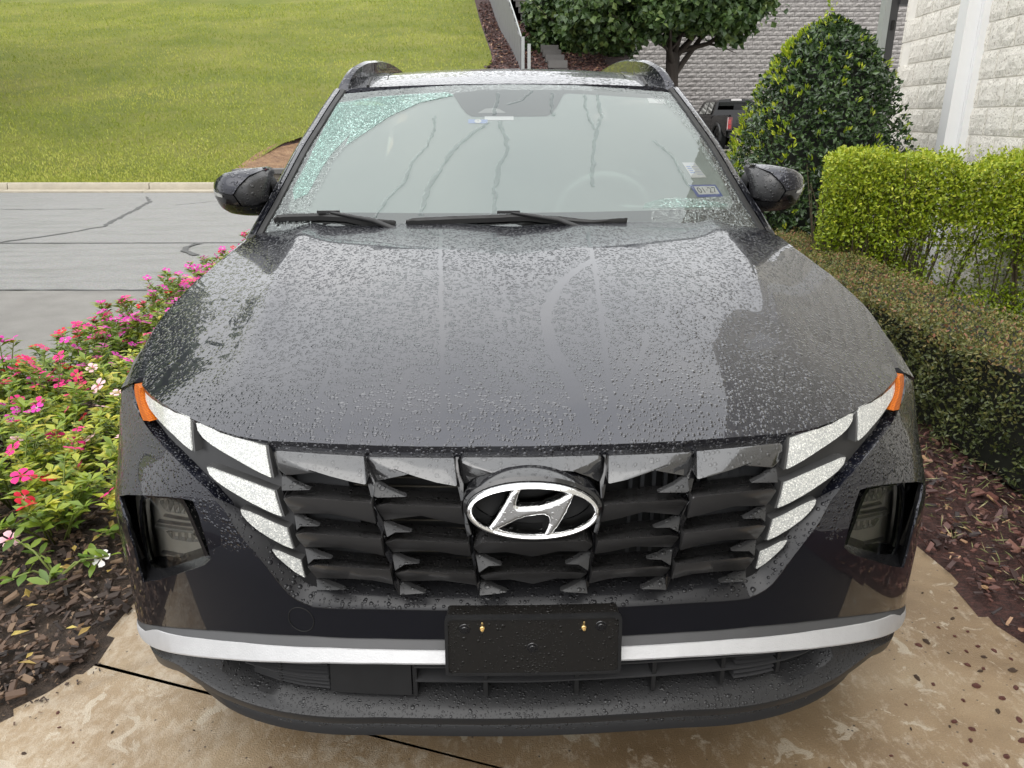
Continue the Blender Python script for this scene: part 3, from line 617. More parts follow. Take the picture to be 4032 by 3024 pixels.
# --- grey block wall behind the trees
WY=37.0; WH=.2; WL=.46
t=empty('block_wall',(9,WY,0),'long grey split-stone block wall rising behind the pickup and the trees','block wall')
def jblock(w_,h_,dp,seed):
    rr=np.random.default_rng(seed); nx,nz_=4,3; V=[];
    for j in range(nz_):
        for i in range(nx):
            e=(i in(0,nx-1))or(j in(0,nz_-1)); V.append(((i/(nx-1)-.5)*w_,-(0 if e else dp*(.5+rr.random()))-rr.random()*.012,(j/(nz_-1)-.5)*h_))
    F=[[j*nx+i,j*nx+i+1,(j+1)*nx+i+1,(j+1)*nx+i] for j in range(nz_-1) for i in range(nx-1)]
    b=len(V);V+=[(sx*w_/2,.1,sz*h_/2) for sx,sz in((-1,-1),(1,-1),(1,1),(-1,1))]
    F+=[[0,b,b+1,nx-1],[nx-1,b+1,b+2,nx*nz_-1],[nx*(nz_-1),nx*nz_-1,b+2,b+3][::-1],[0,nx*(nz_-1),b+3,b]]
    return V,F
bm_=[fastmesh('block_face',*jblock(WL-.012,WH-.018,.035,s),MAT['wall_stone'],False) for s in range(6)]
near=[];rest=MB();cells=[]
for j in range(0,36):
    for i in range(0,54):
        x=.7+i*WL+(WL/2 if j%2 else 0); z=-.1+WH*(j+.5)
        if x<max(.9,1.5-(z-6.25)*.54): continue
        cells.append((x,z))
vis=lambda x,z: 9.2<x<18.9 and 1.5<z<6.6
cand=[c_ for c_ in cells if vis(*c_)]; cand.sort(key=lambda c_:(abs(c_[0]-13.0)*.8+abs(c_[1]-3.2)))
sel=set(cand[:296])
for k,c_ in enumerate(cells):
    if c_ in sel:
        o=link('block',bm_[k%6],t,(c_[0]-9,0,c_[1]))
    else:
        V,F=jblock(WL-.012,WH-.018,.035,k%11); rest.add([(a+c_[0]-9,b,h+c_[1]) for a,b,h in V],F)
o=rest.build('more_blocks',MAT['wall_stone'],t,smooth=False); o['kind']='stuff'
MB().box((13.3-9,.16,3.4),(24.6,.16,7.1)).build('backing',MAT['wall_joint'],t,smooth=False)
# stepped coping where the slope meets the wall
t=empty('stepped_coping',(2.5,34,3.5),'stair of dark capping blocks stepping up the mulch slope beside the grey wall','coping')
for k in range(20):
    f=k/19; y=min(25.5+f*16,36.7); x=float(np.interp(y,[25.5,32.7,36.7],[2.12,1.86,1.62])) if y<36.7 else 1.62-(f-.7)*2.3; z=float(hill(np.array(x),np.array(y)))+.12 if y<36.7 else 5.75+(f-.7)*4.6
    MB().box((x-2.5,y-34,z-3.5),(.62,.55,.23)).build('cap',MAT['cap_stone'],t,ang=20)
    MB().box((x-2.5+.1,y-34,z-3.5-.9),(.5,.5,1.56)).build('support',MAT['wall_joint'],t,ang=20)
# --- white split-face building on the right
bt=empty('white_building',(4.0,6.85,0),'white split-face block building behind the hedges, with a boxed downpipe','building')
BD=np.array([.143,.99]);BD/=np.linalg.norm(BD);BA=math.atan2(BD[1],BD[0])
bh,bl=.2032,.4064
def sblock(seed,w_=bl-.012,h_=bh-.012):
    rr=np.random.default_rng(seed);nx,nz_=9,5;V=[]
    for j in range(nz_):
        for i in range(nx):
            e=(i in(0,nx-1))or(j in(0,nz_-1)); V.append(((i/(nx-1)-.5)*w_,(0 if e else .003+.009*rr.random()),(j/(nz_-1)-.5)*h_))
    F=[[j*nx+i,j*nx+i+1,(j+1)*nx+i+1,(j+1)*nx+i][::-1] for j in range(nz_-1) for i in range(nx-1)]
    b=len(V);V+=[(sx*w_/2,-.05,sz*h_/2) for sx,sz in((-1,-1),(1,-1),(1,1),(-1,1))]
    F+=[[0,nx-1,b+1,b],[nx-1,nx*nz_-1,b+2,b+1],[nx*(nz_-1),b+3,b+2,nx*nz_-1],[0,b,b+3,nx*(nz_-1)]]
    return V,F
sm=[fastmesh('split_face',*sblock(s),MAT['split_block'],False) for s in range(7)]
rest=MB()
for j in range(0,34):
    for i in range(0,34):
        tt=-.21-bl*i-(bl/2 if j%2 else 0); z=.05+bh*(j+.5)
        p=BD*tt; 
        if j<13 and i<9:
            o=link('block',sm[(i*5+j*3)%7],bt,(p[0],p[1],z)); o.rotation_euler=(0,0,BA)
        elif j>=0:
            V,F=sblock((i*5+j*3)%7); c_,s__=math.cos(BA),math.sin(BA)
            if i>20 or j>18: V=[V[0],V[8],V[44],V[36]];F=[[3,2,1,0]]
            rest.add([(p[0]+x*c_-y*s__,p[1]+x*s__+y*c_,z+h) for x,y,h in V],F)
o=rest.build('more_blocks',MAT['split_block'],bt,smooth=False); o['kind']='stuff'
nv=np.array([BD[1],-BD[0]])  # into the building
mb=MB();V=[]
for q in (np.array([0,0])+nv*.006,BD*-14.2+nv*.006,BD*-14.2+nv*6,nv*6): V+=[(q[0],q[1],-.05),(q[0],q[1],7.0)]
mb.add(V,[[0,1,3,2],[2,3,5,4],[4,5,7,6],[6,7,1,0],[1,7,5,3]]).build('wall',MAT['mortar'],bt,smooth=False)
for k in range(34): # return face of the corner blocks
    q=nv*.1+BD*.012; MB().box((q[0],q[1],.05+bh*(k+.5)),(.19,.05,bh-.012),rz=BA-math.pi/2).build('block' if k<13 else 'corner_block',MAT['split_block'],bt,ang=20)
q=BD*-1.66-nv*.075
MB().box((q[0],q[1],2.6),(.155,.15,5.1),rz=BA).build('downpipe',MAT['white_metal'],bt,ang=20)
q2=BD*-1.765-nv*.02
MB().box((q2[0],q2[1],2.6),(.05,.07,5.1),rz=BA).build('edge_trim',MAT['white_metal'],bt,ang=20)
# grey steel post beside the building corner
t=empty('steel_post',(4.15,7.5,0),'grey steel post with a dark bracket box, between the holly and the white building','post')
MB().box((-.06,0,2.3),(.055,.12,4.6)).build('channel',MAT['galvanised'],t,ang=20)
MB().box((.015,.01,2.3),(.09,.10,4.6)).build('upright',MAT['dark_steel'],t,ang=20)
MB().box((.02,-.05,2.31),(.03,.012,.09)).build('slot',MAT['joint_filler'],t,ang=20)
mb=MB().box((.18,0,2.58),(.26,.16,.15));mb.box((.16,-.085,2.6),(.06,.02,.05));mb.build('bracket_box',MAT['dark_steel'],t,ang=20)
# --- drive slabs, joint, bed and mulch ground
J0=(-1.19,.583);J1=(-.11,.212);jn=Vector((J1[1]-J0[1],-(J1[0]-J0[0]))).normalized()*.0055
def off(p,s): return (p[0]+jn.x*s,p[1]+jn.y*s)
J2=(.67,-.056)
le=[(-1.215,.66),(-1.21,.76),(-1.20,.87),(-1.17,1.2),(-1.2,2.5),(-1.2,5.5),(-1.6,8.0)]
re_=[(1.58,-.05),(1.47,.45),(1.44,.58),(1.41,.67),(1.42,.78),(1.43,.93),(1.41,1.1),(1.40,2.5),(1.4,5),(1.6,8)]
slab_b=[off(J0,1)]+[off(J2,1)]+re_+le[::-1]
flat('driveway_slab',slab_b if Vector(jn).y>0 else slab_b,0,MAT['wet_concrete'],thick=.05)
slab_f=[off(J0,-1),(-1.26,.47),(-1.33,.40),(-1.62,.1),(-1.75,-.05),(.66,-.056)]
simple('added_ground',(.050,.045,.040),.5,var=.4,vscale=30,bump=.004,bscale=200)
flat('added_front_ground',[(-30,.0),(-2.3,-.045),(1.7,-.052),(30,-1.5),(30,-30),(-30,-30)],-.009,MAT['added_ground'])  # unseen dark ground, added to keep the bumper's reflections dark
flat('driveway_slab',slab_f,0,MAT['wet_concrete'],thick=.05)
flat('joint_gap',[off(J0,1.3),off(J0,-1.3),off(J2,-1.3),off(J2,1.3)],-.009,MAT['joint_filler'])
def rough_ground(name,poly,z,mat,step,amp,seed):
    rr=np.random.default_rng(seed)
    def sf(x,y,d=0):
        x=np.asarray(x);y=np.asarray(y)
        return np.stack([x,y,z+amp*(np.sin(x*9+y*5)*np.sin(y*11-x*3)+.5*np.sin(x*23+1)*np.sin(y*19))+d],-1)
    o=patch(name,sf,poly,mat,step=step,ang=0); o['kind']='structure'; return o
bed=[(-1.21,.62),(-1.215,.76),(-1.20,.87),(-1.17,1.2),(-1.2,2.5),(-1.2,5.5),(-1.6,8.0),(-2.62,8.0),(-2.62,5.4),(-2.66,3.0),(-2.9,1.5),(-3.4,.2),(-4.2,-1.2),(-3.0,-1.2),(-2.6,-.88),(-1.62,.12),(-1.33,.42),(-1.26,.49)]
bed_in=[(p[0]+(.03 if i<9 or i>14 else 0),p[1]-(.03 if i in(0,) or i>14 else 0)) for i,p in enumerate(bed)]
rough_ground('flower_bed',bed_in,-.002,MAT['soil'],.06,.004,3)
rmul=[(1.62,-.2),(1.47,.45),(1.44,.58),(1.41,.67),(1.42,.78),(1.43,.93),(1.41,1.1),(1.40,2.5),(1.4,5),(1.6,8),(4.2,8),(4.0,5),(3.4,3),(3.2,0),(3.0,-2),(2.2,-1)]
rough_ground('mulch_bed',[(p[0]-(.03 if i<10 else 0),p[1]) for i,p in enumerate(rmul)],-.002,MAT['red_mulch'],.06,.004,4)
flat('grass_verge',[(5,26),(14,26),(14,29.2),(5,29.2)],.02,MAT['lawn'])

# wood mulch pieces on the two strips beside the fence
# ================================================================== PLANTS
simple('bark',(.045,.035,.028),.85,var=.4,vscale=30,bump=.02,bscale=40)
simple('twig',(.10,.075,.05),.8,var=.3,vscale=40)
leafmat('maple_leaf',[(0,(.030,.060,.018)),(.5,(.056,.105,.028)),(.85,(.095,.155,.038)),(1,(.15,.205,.055))],.45,.25)
leafmat('holly_dark',[(0,(.018,.040,.014)),(.55,(.042,.080,.026)),(1,(.080,.14,.04))],.27,.12,.6)
leafmat('holly_new',[(0,(.20,.31,.018)),(.6,(.36,.46,.025)),(1,(.55,.58,.06))],.35,.3)
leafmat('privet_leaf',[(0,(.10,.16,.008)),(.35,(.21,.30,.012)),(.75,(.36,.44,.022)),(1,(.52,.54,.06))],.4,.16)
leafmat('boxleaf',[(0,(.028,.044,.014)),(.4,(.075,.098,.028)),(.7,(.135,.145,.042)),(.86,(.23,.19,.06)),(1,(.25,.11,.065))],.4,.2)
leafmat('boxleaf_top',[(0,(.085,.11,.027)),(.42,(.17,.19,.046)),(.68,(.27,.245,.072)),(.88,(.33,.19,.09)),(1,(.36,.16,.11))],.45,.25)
def tree(name,x,y,z0,trunk_r,fork,crowns,n,size,label,group=None,mat='maple_leaf',seed=1):
    global RNG
    rg=np.random.default_rng(seed)
    t=empty(name,(x,y,z0),label,'tree',group)
    tr=MB(); top=max(c[2] for c in crowns)-z0
    base=[(0,0,-.1),(.04,.02,fork*.5),(.02,-.03,fork),(.0,0,fork+.8),(.03,.05,fork+1.6)]
    tr.tube(base,[trunk_r*1.25,trunk_r,trunk_r*.9,trunk_r*.6,trunk_r*.35],10)
    for c in crowns:
        e=Vector((c[0]-x,c[1]-y,c[2]-z0)); s0=Vector((.02,-.02,fork*rg.uniform(.75,1.15)))
        mid=s0.lerp(e,.5)+Vector(rg.normal(0,.12,3)); tr.tube([s0,mid,e],[trunk_r*.42,trunk_r*.26,trunk_r*.08],7)
        for q in range(4):
            e2=e+Vector(rg.normal(0,1,3)*np.array(c[3])*.6); tr.tube([mid,mid.lerp(e2,.55)+Vector(rg.normal(0,.08,3)),e2],[trunk_r*.18,trunk_r*.1,trunk_r*.03],5)
    tr.build('trunk',MAT['bark'],t,ang=60)
    P=[];N=[];vol=np.array([c[3][0]*c[3][1]*c[3][2] for c in crowns])**.8;vol/=vol.sum()
    for c,v in zip(crowns,vol):
        k=int(n*v); nc=max(6,k//26); C=rg.normal(size=(nc,3));C/=np.linalg.norm(C,axis=1)[:,None]; C*=(rg.random(nc)**.28)[:,None]
        cc=np.repeat(C,26,0)[:k]; jit=rg.normal(0,.12,(len(cc),3)); p=(cc+jit)*np.array(c[3])+np.array(c[:3])-np.array([x,y,z0])
        P.append(p);N.append(cc+rg.normal(0,.5,(len(cc),3)))
    P=np.concatenate(P);N=np.concatenate(N);D=rg.normal(size=P.shape);D[:,2]-=.7
    o=leaves('crown',P,D,N+np.array([0,0,.5]),size*(.6+.7*rg.random(len(P))),MAT[mat],t,wr=.8,cup=.1,bend=.15,rnd=rg.random(len(P)))
    o['kind']='stuff'; return t
tree('maple_tree',6.0,26.0,.1,.27,3.3,[(3.6,26,4.6,(1.3,1.2,1.1)),(4.6,25.6,5.6,(1.5,1.3,1.3)),(6.2,25.8,5.0,(1.6,1.4,1.0)),(7.6,26,5.1,(1.6,1.3,1.0)),(8.4,26.3,5.9,(1.2,1.2,1.1)),(6.4,26,6.8,(2.6,2.0,1.3)),(7.8,25.6,4.15,(.7,.6,.55)),(5.3,26,7.6,(2.5,2,1.3)),(4.9,25.4,4.3,(1.1,.9,.6)),(6.9,25.4,4.5,(1.0,.8,.6)),(5.9,25.0,4.5,(.9,.6,.6)),(6.6,24.9,4.75,(.9,.6,.6)),(5.4,25.0,5.2,(1.2,.8,.7)),(5.6,24.8,4.35,(1.2,.7,.6)),(6.9,24.8,4.45,(1.2,.7,.55)),(6.1,24.6,4.9,(1.3,.7,.7))],36000,.24,'green broadleaf tree with a dark forked trunk in front of the grey wall','trees before the grey wall',seed=5)
tree('maple_tree',2.75,29.0,.8,.2,1.9,[(2.5,29,3.9,(1.2,1.1,1.1)),(3.5,28.8,4.0,(1.2,1.1,1.1)),(2.1,29,5.0,(.95,1.0,1.0)),(3.2,29,5.6,(1.4,1.2,1.2)),(4.4,28.6,3.6,(.9,1,.9)),(2.2,28.6,2.9,(.9,.8,.7)),(3.3,28.4,2.9,(1.1,.9,.7)),(4.3,28.2,3.0,(.8,.8,.6))],15000,.23,'lower bushy tree next to the stepped coping','trees before the grey wall',seed=6)
# trees on the crest, beyond the lawn, out to the left and over the road
for k,(x,y,h,lab) in enumerate([(-16,66,11,'tall tree on the crest above the lawn, nearest the fence'),(-28,62,13,'tall tree on the crest above the middle of the lawn'),(-41,56,12,'tall tree on the crest at the far left of the lawn')]):
    z0=float(hill(np.array(x),np.array(y)))
    tree('crest_tree',x,y,z0,.3,3.5,[(x,y,z0+h*.45,(4,4,h*.25)),(x+2,y,z0+h*.62,(4,4,h*.25)),(x-2,y,z0+h*.75,(3.4,3.4,h*.2))],2600,.8,lab,'trees on the crest of the lawn',seed=30+k)
for k,(x,y,h,lab) in enumerate([(-25,17.6,20,'big tree on the lawn verge beyond the left edge of the view'),(-20,20.5,16,'big tree further along the verge beyond the left edge of the view')]):
    z0=float(hill(np.array(x),np.array(y)))
    tree('verge_tree',x,y,z0,.3,3.0,[(x,y,z0+h*.20,(4.4,4.4,h*.20)),(x,y,z0+h*.40,(4.6,4.6,h*.24)),(x+1.5,y,z0+h*.58,(4.4,4.4,h*.25)),(x-1.5,y,z0+h*.75,(3.6,3.6,h*.2))],17000,.62,lab,'trees on the verge',seed=50+k)
# --- pyramidal holly
rg=np.random.default_rng(21); HX,HY=2.83,5.75
t=empty('holly_bush',(HX,HY,0),'dark green cone-shaped holly with lime new shoots, beside the white building','bush')
def prof(z): return np.interp(z,[.05,.35,.8,1.22,1.65,1.99,2.10,2.17],[.60,.74,.77,.70,.53,.34,.21,.03])
n=19000; z=.08+2.1*rg.random(n)**1.15; a=rg.random(n)*2*np.pi; rr=prof(z)*(1+.07*np.sin(a*5+z*7)+.07*np.sin(a*11-z*13))*(.62+.38*rg.random(n)**.45)
hole=(np.sin(a*3.1+z*5.3)*np.sin(z*6.1+a*2))>.72
k=~(hole&(rg.random(n)<.8)); z,a,rr=z[k],a[k],rr[k]; n=len(z)
P=np.stack([rr*np.cos(a),rr*np.sin(a)*.95,z],1); O=np.stack([np.cos(a),np.sin(a),np.full(n,.5)],1)
core=[[(prof(zz)*.66*math.cos(q),prof(zz)*.62*math.sin(q),zz) for q in np.linspace(0,2*math.pi,16,endpoint=False)] for zz in(.25,.6,1.0,1.4,1.75,2.0)]; simple('bush_core',(.010,.013,.008),.9); MB().grid(core,close=True).build('inner_twigs',MAT['bush_core'],t,smooth=False)  # solid near-black core: shade inside the bush put into the colour
D=O*.5+rg.normal(0,.7,(n,3)); o=leaves('foliage',P,D,O+rg.normal(0,.5,(n,3)),.056*(.6+.6*rg.random(n)),MAT['holly_dark'],t,wr=.55,cup=.1,bend=.12,rnd=rg.random(n)); o['kind']='stuff'
# lime shoots, in tufts on the outside, more to the left and the top
Ps=[];Ds=[]
for q in range(330):
    zz=.15+2.0*rg.random()**.8; aa=rg.normal(np.pi,.55) if rg.random()<.62 else rg.random()*2*np.pi-np.pi/2*0
    if aa%(2*np.pi)<1.4 and rg.random()<.2: continue
    r0=prof(zz)*(1.0+.06*rg.random()); c=np.array([r0*np.cos(aa),r0*np.sin(aa)*.95,zz]); ax=np.array([np.cos(aa)*.6,np.sin(aa)*.6,.9])
    for w_ in range(rg.integers(5,9)): Ps.append(c+rg.normal(0,.012,3)); Ds.append(ax+rg.normal(0,.42,3))
for q in range(16):
    c=np.array([.02+.02*np.sin(q),-.02,2.1+.022*q+.0])
    for w_ in range(4): Ps.append(c+np.array([-.08,0,0])+rg.normal(0,.012,3)); Ds.append(rg.normal(0,.6,3)+np.array([0,0,.5]))
for q in range(9):
    c=np.array([-.14,-.1,2.02+.02*q])
    for w_ in range(3): Ps.append(c+rg.normal(0,.012,3)); Ds.append(rg.normal(0,.6,3)+np.array([0,0,.5]))
Ps=np.array(Ps);Ds=np.array(Ds); o=leaves('new_shoots',Ps,Ds,rg.normal(0,1,Ps.shape)+np.array([0,-.5,.6]),.044*(.6+.7*rg.random(len(Ps))),MAT['holly_new'],t,wr=.4,cup=.1,rnd=rg.random(len(Ps))); o['kind']='stuff'
st=MB()
for q in range(16):
    aa=rg.random()*6.28; zz=.5+1.4*rg.random(); e=np.array([prof(zz)*.75*np.cos(aa),prof(zz)*.75*np.sin(aa),zz]); st.tube([(rg.normal(0,.05),rg.normal(0,.05),0),tuple(e*.5+np.array([0,0,.1])),tuple(e)],[.022,.014,.005],6)
st.build('stem',MAT['twig'],t,ang=60)
# --- lime privet hedge across the building
rg=np.random.default_rng(22)
A0=np.array([2.40,4.36]);A1=np.array([3.75,3.72]); hd=(A1-A0)/np.linalg.norm(A1-A0); hq=np.array([-hd[1],hd[0]]); HL=float(np.linalg.norm(A1-A0))
t=empty('privet_hedge',(A0[0],A0[1],0),'lime green leggy hedge with bare stems showing the white wall through it','hedge')
st=MB();Ps=[];Os=[]
for q in range(26):
    u=rg.random()*HL; v=rg.normal(0,.09); b=np.array([*(hd*u+hq*v),0]); 
    for w_ in range(4):
        e=b+np.array([*(hd*rg.normal(0,.14)+hq*rg.normal(0,.15)),.75+.42*rg.random()]); mid=b*.5+e*.5+np.array([*(hd*rg.normal(0,.05)),.05])
        st.tube([tuple(b),tuple(mid),tuple(e)],[.008,.005,.002],5)
st.build('stems',MAT['twig'],t,ang=60)
n=76000; u=rg.random(n)*(HL+.16)-.08; z=np.where(rg.random(n)<.64,.55+.65*rg.random(n)**.85,.08+.55*rg.random(n)); v=rg.normal(0,.17,n)
topz=1.15+.045*np.sin(u*5+.6)+.03*np.sin(u*13)+.02*np.sin(u*29); z=np.minimum(z,topz+rg.normal(0,.018,n))
dens=.5+.5*np.sin(u*7.3+1.2)*np.sin(z*8+u*3); thin=(z<.60)&((dens<.52)|(rg.random(n)<.2)); gap=(z>.30)&(z<.70)&(np.abs(u-1.05-.25*np.sin(z*9))<.36)
k=~(thin&(rg.random(n)<.48))&~(gap&(rg.random(n)<.62)); u,v,z=u[k],v[k],z[k]; n=len(u)
v=np.clip(v,-.30,.30)
P=np.stack([hd[0]*u+hq[0]*v,hd[1]*u+hq[1]*v,z],1); cl=np.floor(P/.07); P+= (np.sin(cl*12.9898).sum(1)[:,None]%1-.5)*.03
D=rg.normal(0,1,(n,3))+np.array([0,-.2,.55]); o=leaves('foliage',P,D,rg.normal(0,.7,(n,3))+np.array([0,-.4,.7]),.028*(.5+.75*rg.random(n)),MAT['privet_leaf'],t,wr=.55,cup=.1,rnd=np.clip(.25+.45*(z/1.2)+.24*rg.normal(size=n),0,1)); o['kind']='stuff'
# sprigs standing above the clipped top
Ps=[];Ds=[]
for q in range(70):
    uu=rg.random()*HL; c=np.array([*(hd*uu+hq*rg.normal(0,.14)),1.15])
    for w_ in range(5): Ps.append(c+np.array([0,0,.015*w_])); Ds.append(rg.normal(0,.6,3)+np.array([0,0,.8]))
Ps=np.array(Ps); o=leaves('sprigs',Ps,np.array(Ds),rg.normal(0,1,Ps.shape),.026,MAT['privet_leaf'],t,wr=.5,rnd=.5+.5*rg.random(len(Ps))); o['kind']='stuff'
# --- low clipped hedge along the drive
rg=np.random.default_rng(23)
t=empty('box_hedge',(2.2,2.2,0),'low clipped hedge with reddish tips running along the mulch beside the car','hedge')
HX0,HX1,HY0,HY1,HZ=1.93,2.5,-.2,5.3,.52
def hx(y): return .05*np.sin(y*1.7)+.02*np.sin(y*6)
mb=MB().box((.04,.3,.235),(HX1-HX0-.10,HY1-HY0-.08,.44)); simple('hedge_core',(.012,.014,.008),.9); mb.build('inner_twigs',MAT['hedge_core'],t,smooth=False)  # plain near-black box, coloured as the shaded inside of the hedge
n1=26000; y=HY0+(HY1-HY0)*rg.random(n1)**1.15; z=.03+.5*rg.random(n1); dep=.12*rg.random(n1)**1.5
lump=.030*np.sin(y*13)*np.sin(z*15)+.02*np.sin(y*29+z*11)
P1=np.stack([HX0+hx(y)+dep+lump,y,z],1); k=~((z<.12)&(rg.random(n1)<.55)); P1=P1[k]
D1=rg.normal(0,.7,P1.shape)+np.array([-.5,-.1,.4]); N1=rg.normal(0,.45,P1.shape)+np.array([-.8,-.2,.5])
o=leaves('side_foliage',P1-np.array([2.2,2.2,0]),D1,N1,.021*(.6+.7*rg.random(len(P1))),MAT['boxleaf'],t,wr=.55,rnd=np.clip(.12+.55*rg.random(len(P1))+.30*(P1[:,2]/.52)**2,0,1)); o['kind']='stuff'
n2=22000; y=HY0+(HY1-HY0)*rg.random(n2); x=HX0+(HX1-HX0)*rg.random(n2)+hx(y)
P2=np.stack([x,y,HZ-.06*rg.random(n2)+.018*np.sin(x*9)*np.sin(y*7)],1)
D2=rg.normal(0,.8,P2.shape)+np.array([0,0,.6]); N2=rg.normal(0,.5,P2.shape)+np.array([0,-.3,.8])
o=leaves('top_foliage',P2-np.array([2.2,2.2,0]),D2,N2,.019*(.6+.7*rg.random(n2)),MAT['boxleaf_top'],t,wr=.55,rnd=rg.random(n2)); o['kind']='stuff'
y=HY1+.0; n3=2500; P3=np.stack([HX0+(HX1-HX0)*rg.random(n3),HY0-.02+.05*rg.random(n3),.03+.5*rg.random(n3)],1)
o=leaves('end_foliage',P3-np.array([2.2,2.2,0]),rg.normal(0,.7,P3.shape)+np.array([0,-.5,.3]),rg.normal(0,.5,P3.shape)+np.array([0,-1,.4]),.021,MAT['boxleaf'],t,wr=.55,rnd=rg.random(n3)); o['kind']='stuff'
# ================================================================== THE CAR
FE={k:[tuple(p) for p in v] for k,v in FE.items()}
CAR=empty('car',(0,0,0),'dark navy SUV beaded with rain, white driving lamps and a blank black plate holder','car')
def lerp_list(P,n):
    P=np.array(P,float);A=np.concatenate([[0],np.cumsum(np.hypot(*np.diff(P,axis=0).T))]);f=np.linspace(0,A[-1],n)
    return np.stack([np.interp(f,A,P[:,0]),np.interp(f,A,P[:,1])],1)
def s_of_x(x,z):
    ss=np.linspace(0,1.3,600); xx=S(ss,np.full(600,z))[:,0]; return math.copysign(float(np.interp(abs(x),xx,ss)),x)
# --- materials
def paint(name,scale=108.,trails=False,keepv=None,thr=.12,ci=1.5):
    m=M(name); keep=None
    sep=m.node('ShaderNodeSeparateXYZ',{'Vector':m.co()}); X,Y,Z=sep.outputs
    if trails:
        ks=[]
        def trail(c0,c1,y0,y1,wd,amp,fr,ph):
            cx=m.math('MULTIPLY_ADD',Y,c1,c0)
            if amp: cx=m.math('MULTIPLY_ADD',m.math('SINE',m.math('MULTIPLY_ADD',Y,fr,ph)),amp,cx)
            d=m.math('ABSOLUTE',m.math('SUBTRACT',X,cx)); a=m.math('LESS_THAN',d,wd)
            b=m.math('MULTIPLY',m.math('GREATER_THAN',Y,y0),m.math('LESS_THAN',Y,y1))
            ks.append(m.math('SUBTRACT',1.0,m.math('MULTIPLY',a,b)))
        def run(pts,wd):
            "clear run-off path: lateral position as a curve of the distance along the bonnet"
            pts=sorted((y,x) for x,y in pts); fc=m.n.new('ShaderNodeFloatCurve'); cv=fc.mapping.curves[0]
            y0,y1=pts[0][0],pts[-1][0]
            while len(cv.points)<len(pts): cv.points.new(.5,.5)
            for p_,(yy,xx) in zip(cv.points,pts): p_.location=((yy-y0)/(y1-y0),(xx+1)/2); p_.handle_type='AUTO_CLAMPED'
            fc.mapping.update(); m.link(m.math('DIVIDE',m.math('SUBTRACT',Y,y0),y1-y0,0,True),fc.inputs['Value'])
            cx=m.math('MULTIPLY_ADD',fc.outputs[0],2.,-1.); jit=m.math('MULTIPLY_ADD',m.noise(38,3),.016,-.008)
            d=m.math('ABSOLUTE',m.math('ADD',m.math('SUBTRACT',X,cx),jit)); a=m.math('LESS_THAN',d,wd)
            b=m.math('MULTIPLY',m.math('GREATER_THAN',Y,y0),m.math('LESS_THAN',Y,y1)); ks.append(m.math('SUBTRACT',1.0,m.math('MULTIPLY',a,b)))
        run([(-.224,1.2),(-.196,.70),(-.174,.36),(-.158,.10)],.0055); run([(.222,1.2),(.183,.56),(.162,.274),(.157,.10)],.006)
        run([(.205,.83),(.12,.70),(.070,.572),(.053,.483),(.056,.383),(.080,.264),(.095,.183),(.110,.10)],.0135)
        run([(.270,.415),(.232,.307),(.178,.206),(.124,.12)],.0055)
        run([(-.240,.287),(-.249,.181),(-.252,.11)],.006); run([(-.342,.215),(-.344,.11)],.006); run([(-.401,.325),(-.406,.225)],.005)
        run([(-.692,.607),(-.746,.531),(-.778,.437),(-.782,.353)],.011); run([(-.62,.60),(-.70,.50),(-.74,.40)],.006)
        keep=ks[0]
        for k in ks[1:]: keep=m.math('MULTIPLY',keep,k)
        keep=m.math('MULTIPLY',keep,m.math('GREATER_THAN',m.noise(11,3,.5),.30))
    if keepv=='up':
        nz=m.node('ShaderNodeSeparateXYZ',{'Vector':m.node('ShaderNodeNewGeometry').outputs['Normal']}).outputs[2]
        keep=m.math('GREATER_THAN',m.math('ADD',nz,m.math('MULTIPLY',m.noise(14,4),.5)),.42)
    h=m.drops(scale,.27,.50,thr,1.8,keep)
    bn=m.bump(h,.50/scale)
    bn2=bn
    fl=m.node('ShaderNodeTexVoronoi',{'Vector':m.co(),'Scale':2600.}).outputs['Color']
    c=m.mix(.22,(.0052,.0060,.0105),fl,'MULTIPLY')
    MAT[name]=m.done(m.bsdf(color=(.011,.012,.020),rough=.34,metal=.75,spec=.05,normal=bn,coat=1.,coat_rough=.012,coat_n=bn2)); MAT[name].node_tree.nodes['Principled BSDF'].inputs['Coat IOR'].default_value=ci
paint('paint_hood',102.,True,thr=.10,ci=1.75); paint('paint',120.,False,'up'); paint('paint_roof',66.,False,None,thr=.12,ci=1.38); paint('paint_pillar',80.,False,None,thr=.25)
def plastic(name,col,rough,scale=None,thr=.3,coat=0.,keepv=None,spec=.5,bs=.55):
    m=M(name);kw={}
    if scale:
        keep=None
        if keepv=='up':
            nz=m.node('ShaderNodeSeparateXYZ',{'Vector':m.node('ShaderNodeNewGeometry').outputs['Normal']}).outputs[2]
            keep=m.math('GREATER_THAN',m.math('ADD',nz,m.math('MULTIPLY',m.noise(18,4),.6)),.55)
        h=m.drops(scale,.18,.46,thr,1.8,keep); kw['normal']=m.bump(h,bs/scale); 
        wet=m.math('GREATER_THAN',h,.03); kw['rough']=m.ramp(wet,[(0,rough),(1,.06)])
    else: kw['rough']=m.ramp(m.noise(25,4),[(.3,rough*.85),(.7,min(1,rough*1.15))])
    MAT[name]=m.done(m.bsdf(color=col,coat=coat,coat_rough=.08,spec=spec,**kw))
plastic('gloss_black',(.006,.006,.007),.10,130.,.55,.6,'up')
plastic('grille_grey',(.013,.013,.014),.19,95.,.25,1.,'up',.6); MAT['grille_grey'].node_tree.nodes['Principled BSDF'].inputs['Coat IOR'].default_value=1.7
simple('reflector',(.72,.71,.68),.25,.5)
plastic('slat_grey',(.034,.033,.033),.32,95.,.35,.25,'up',.5,.6); plastic('fin_grey',(.026,.026,.0265),.42,95.,.45,.1,None,.4,.5)
plastic('sill_grey',(.020,.020,.022),.34,95.,.2,0.,'up',.35,.6)
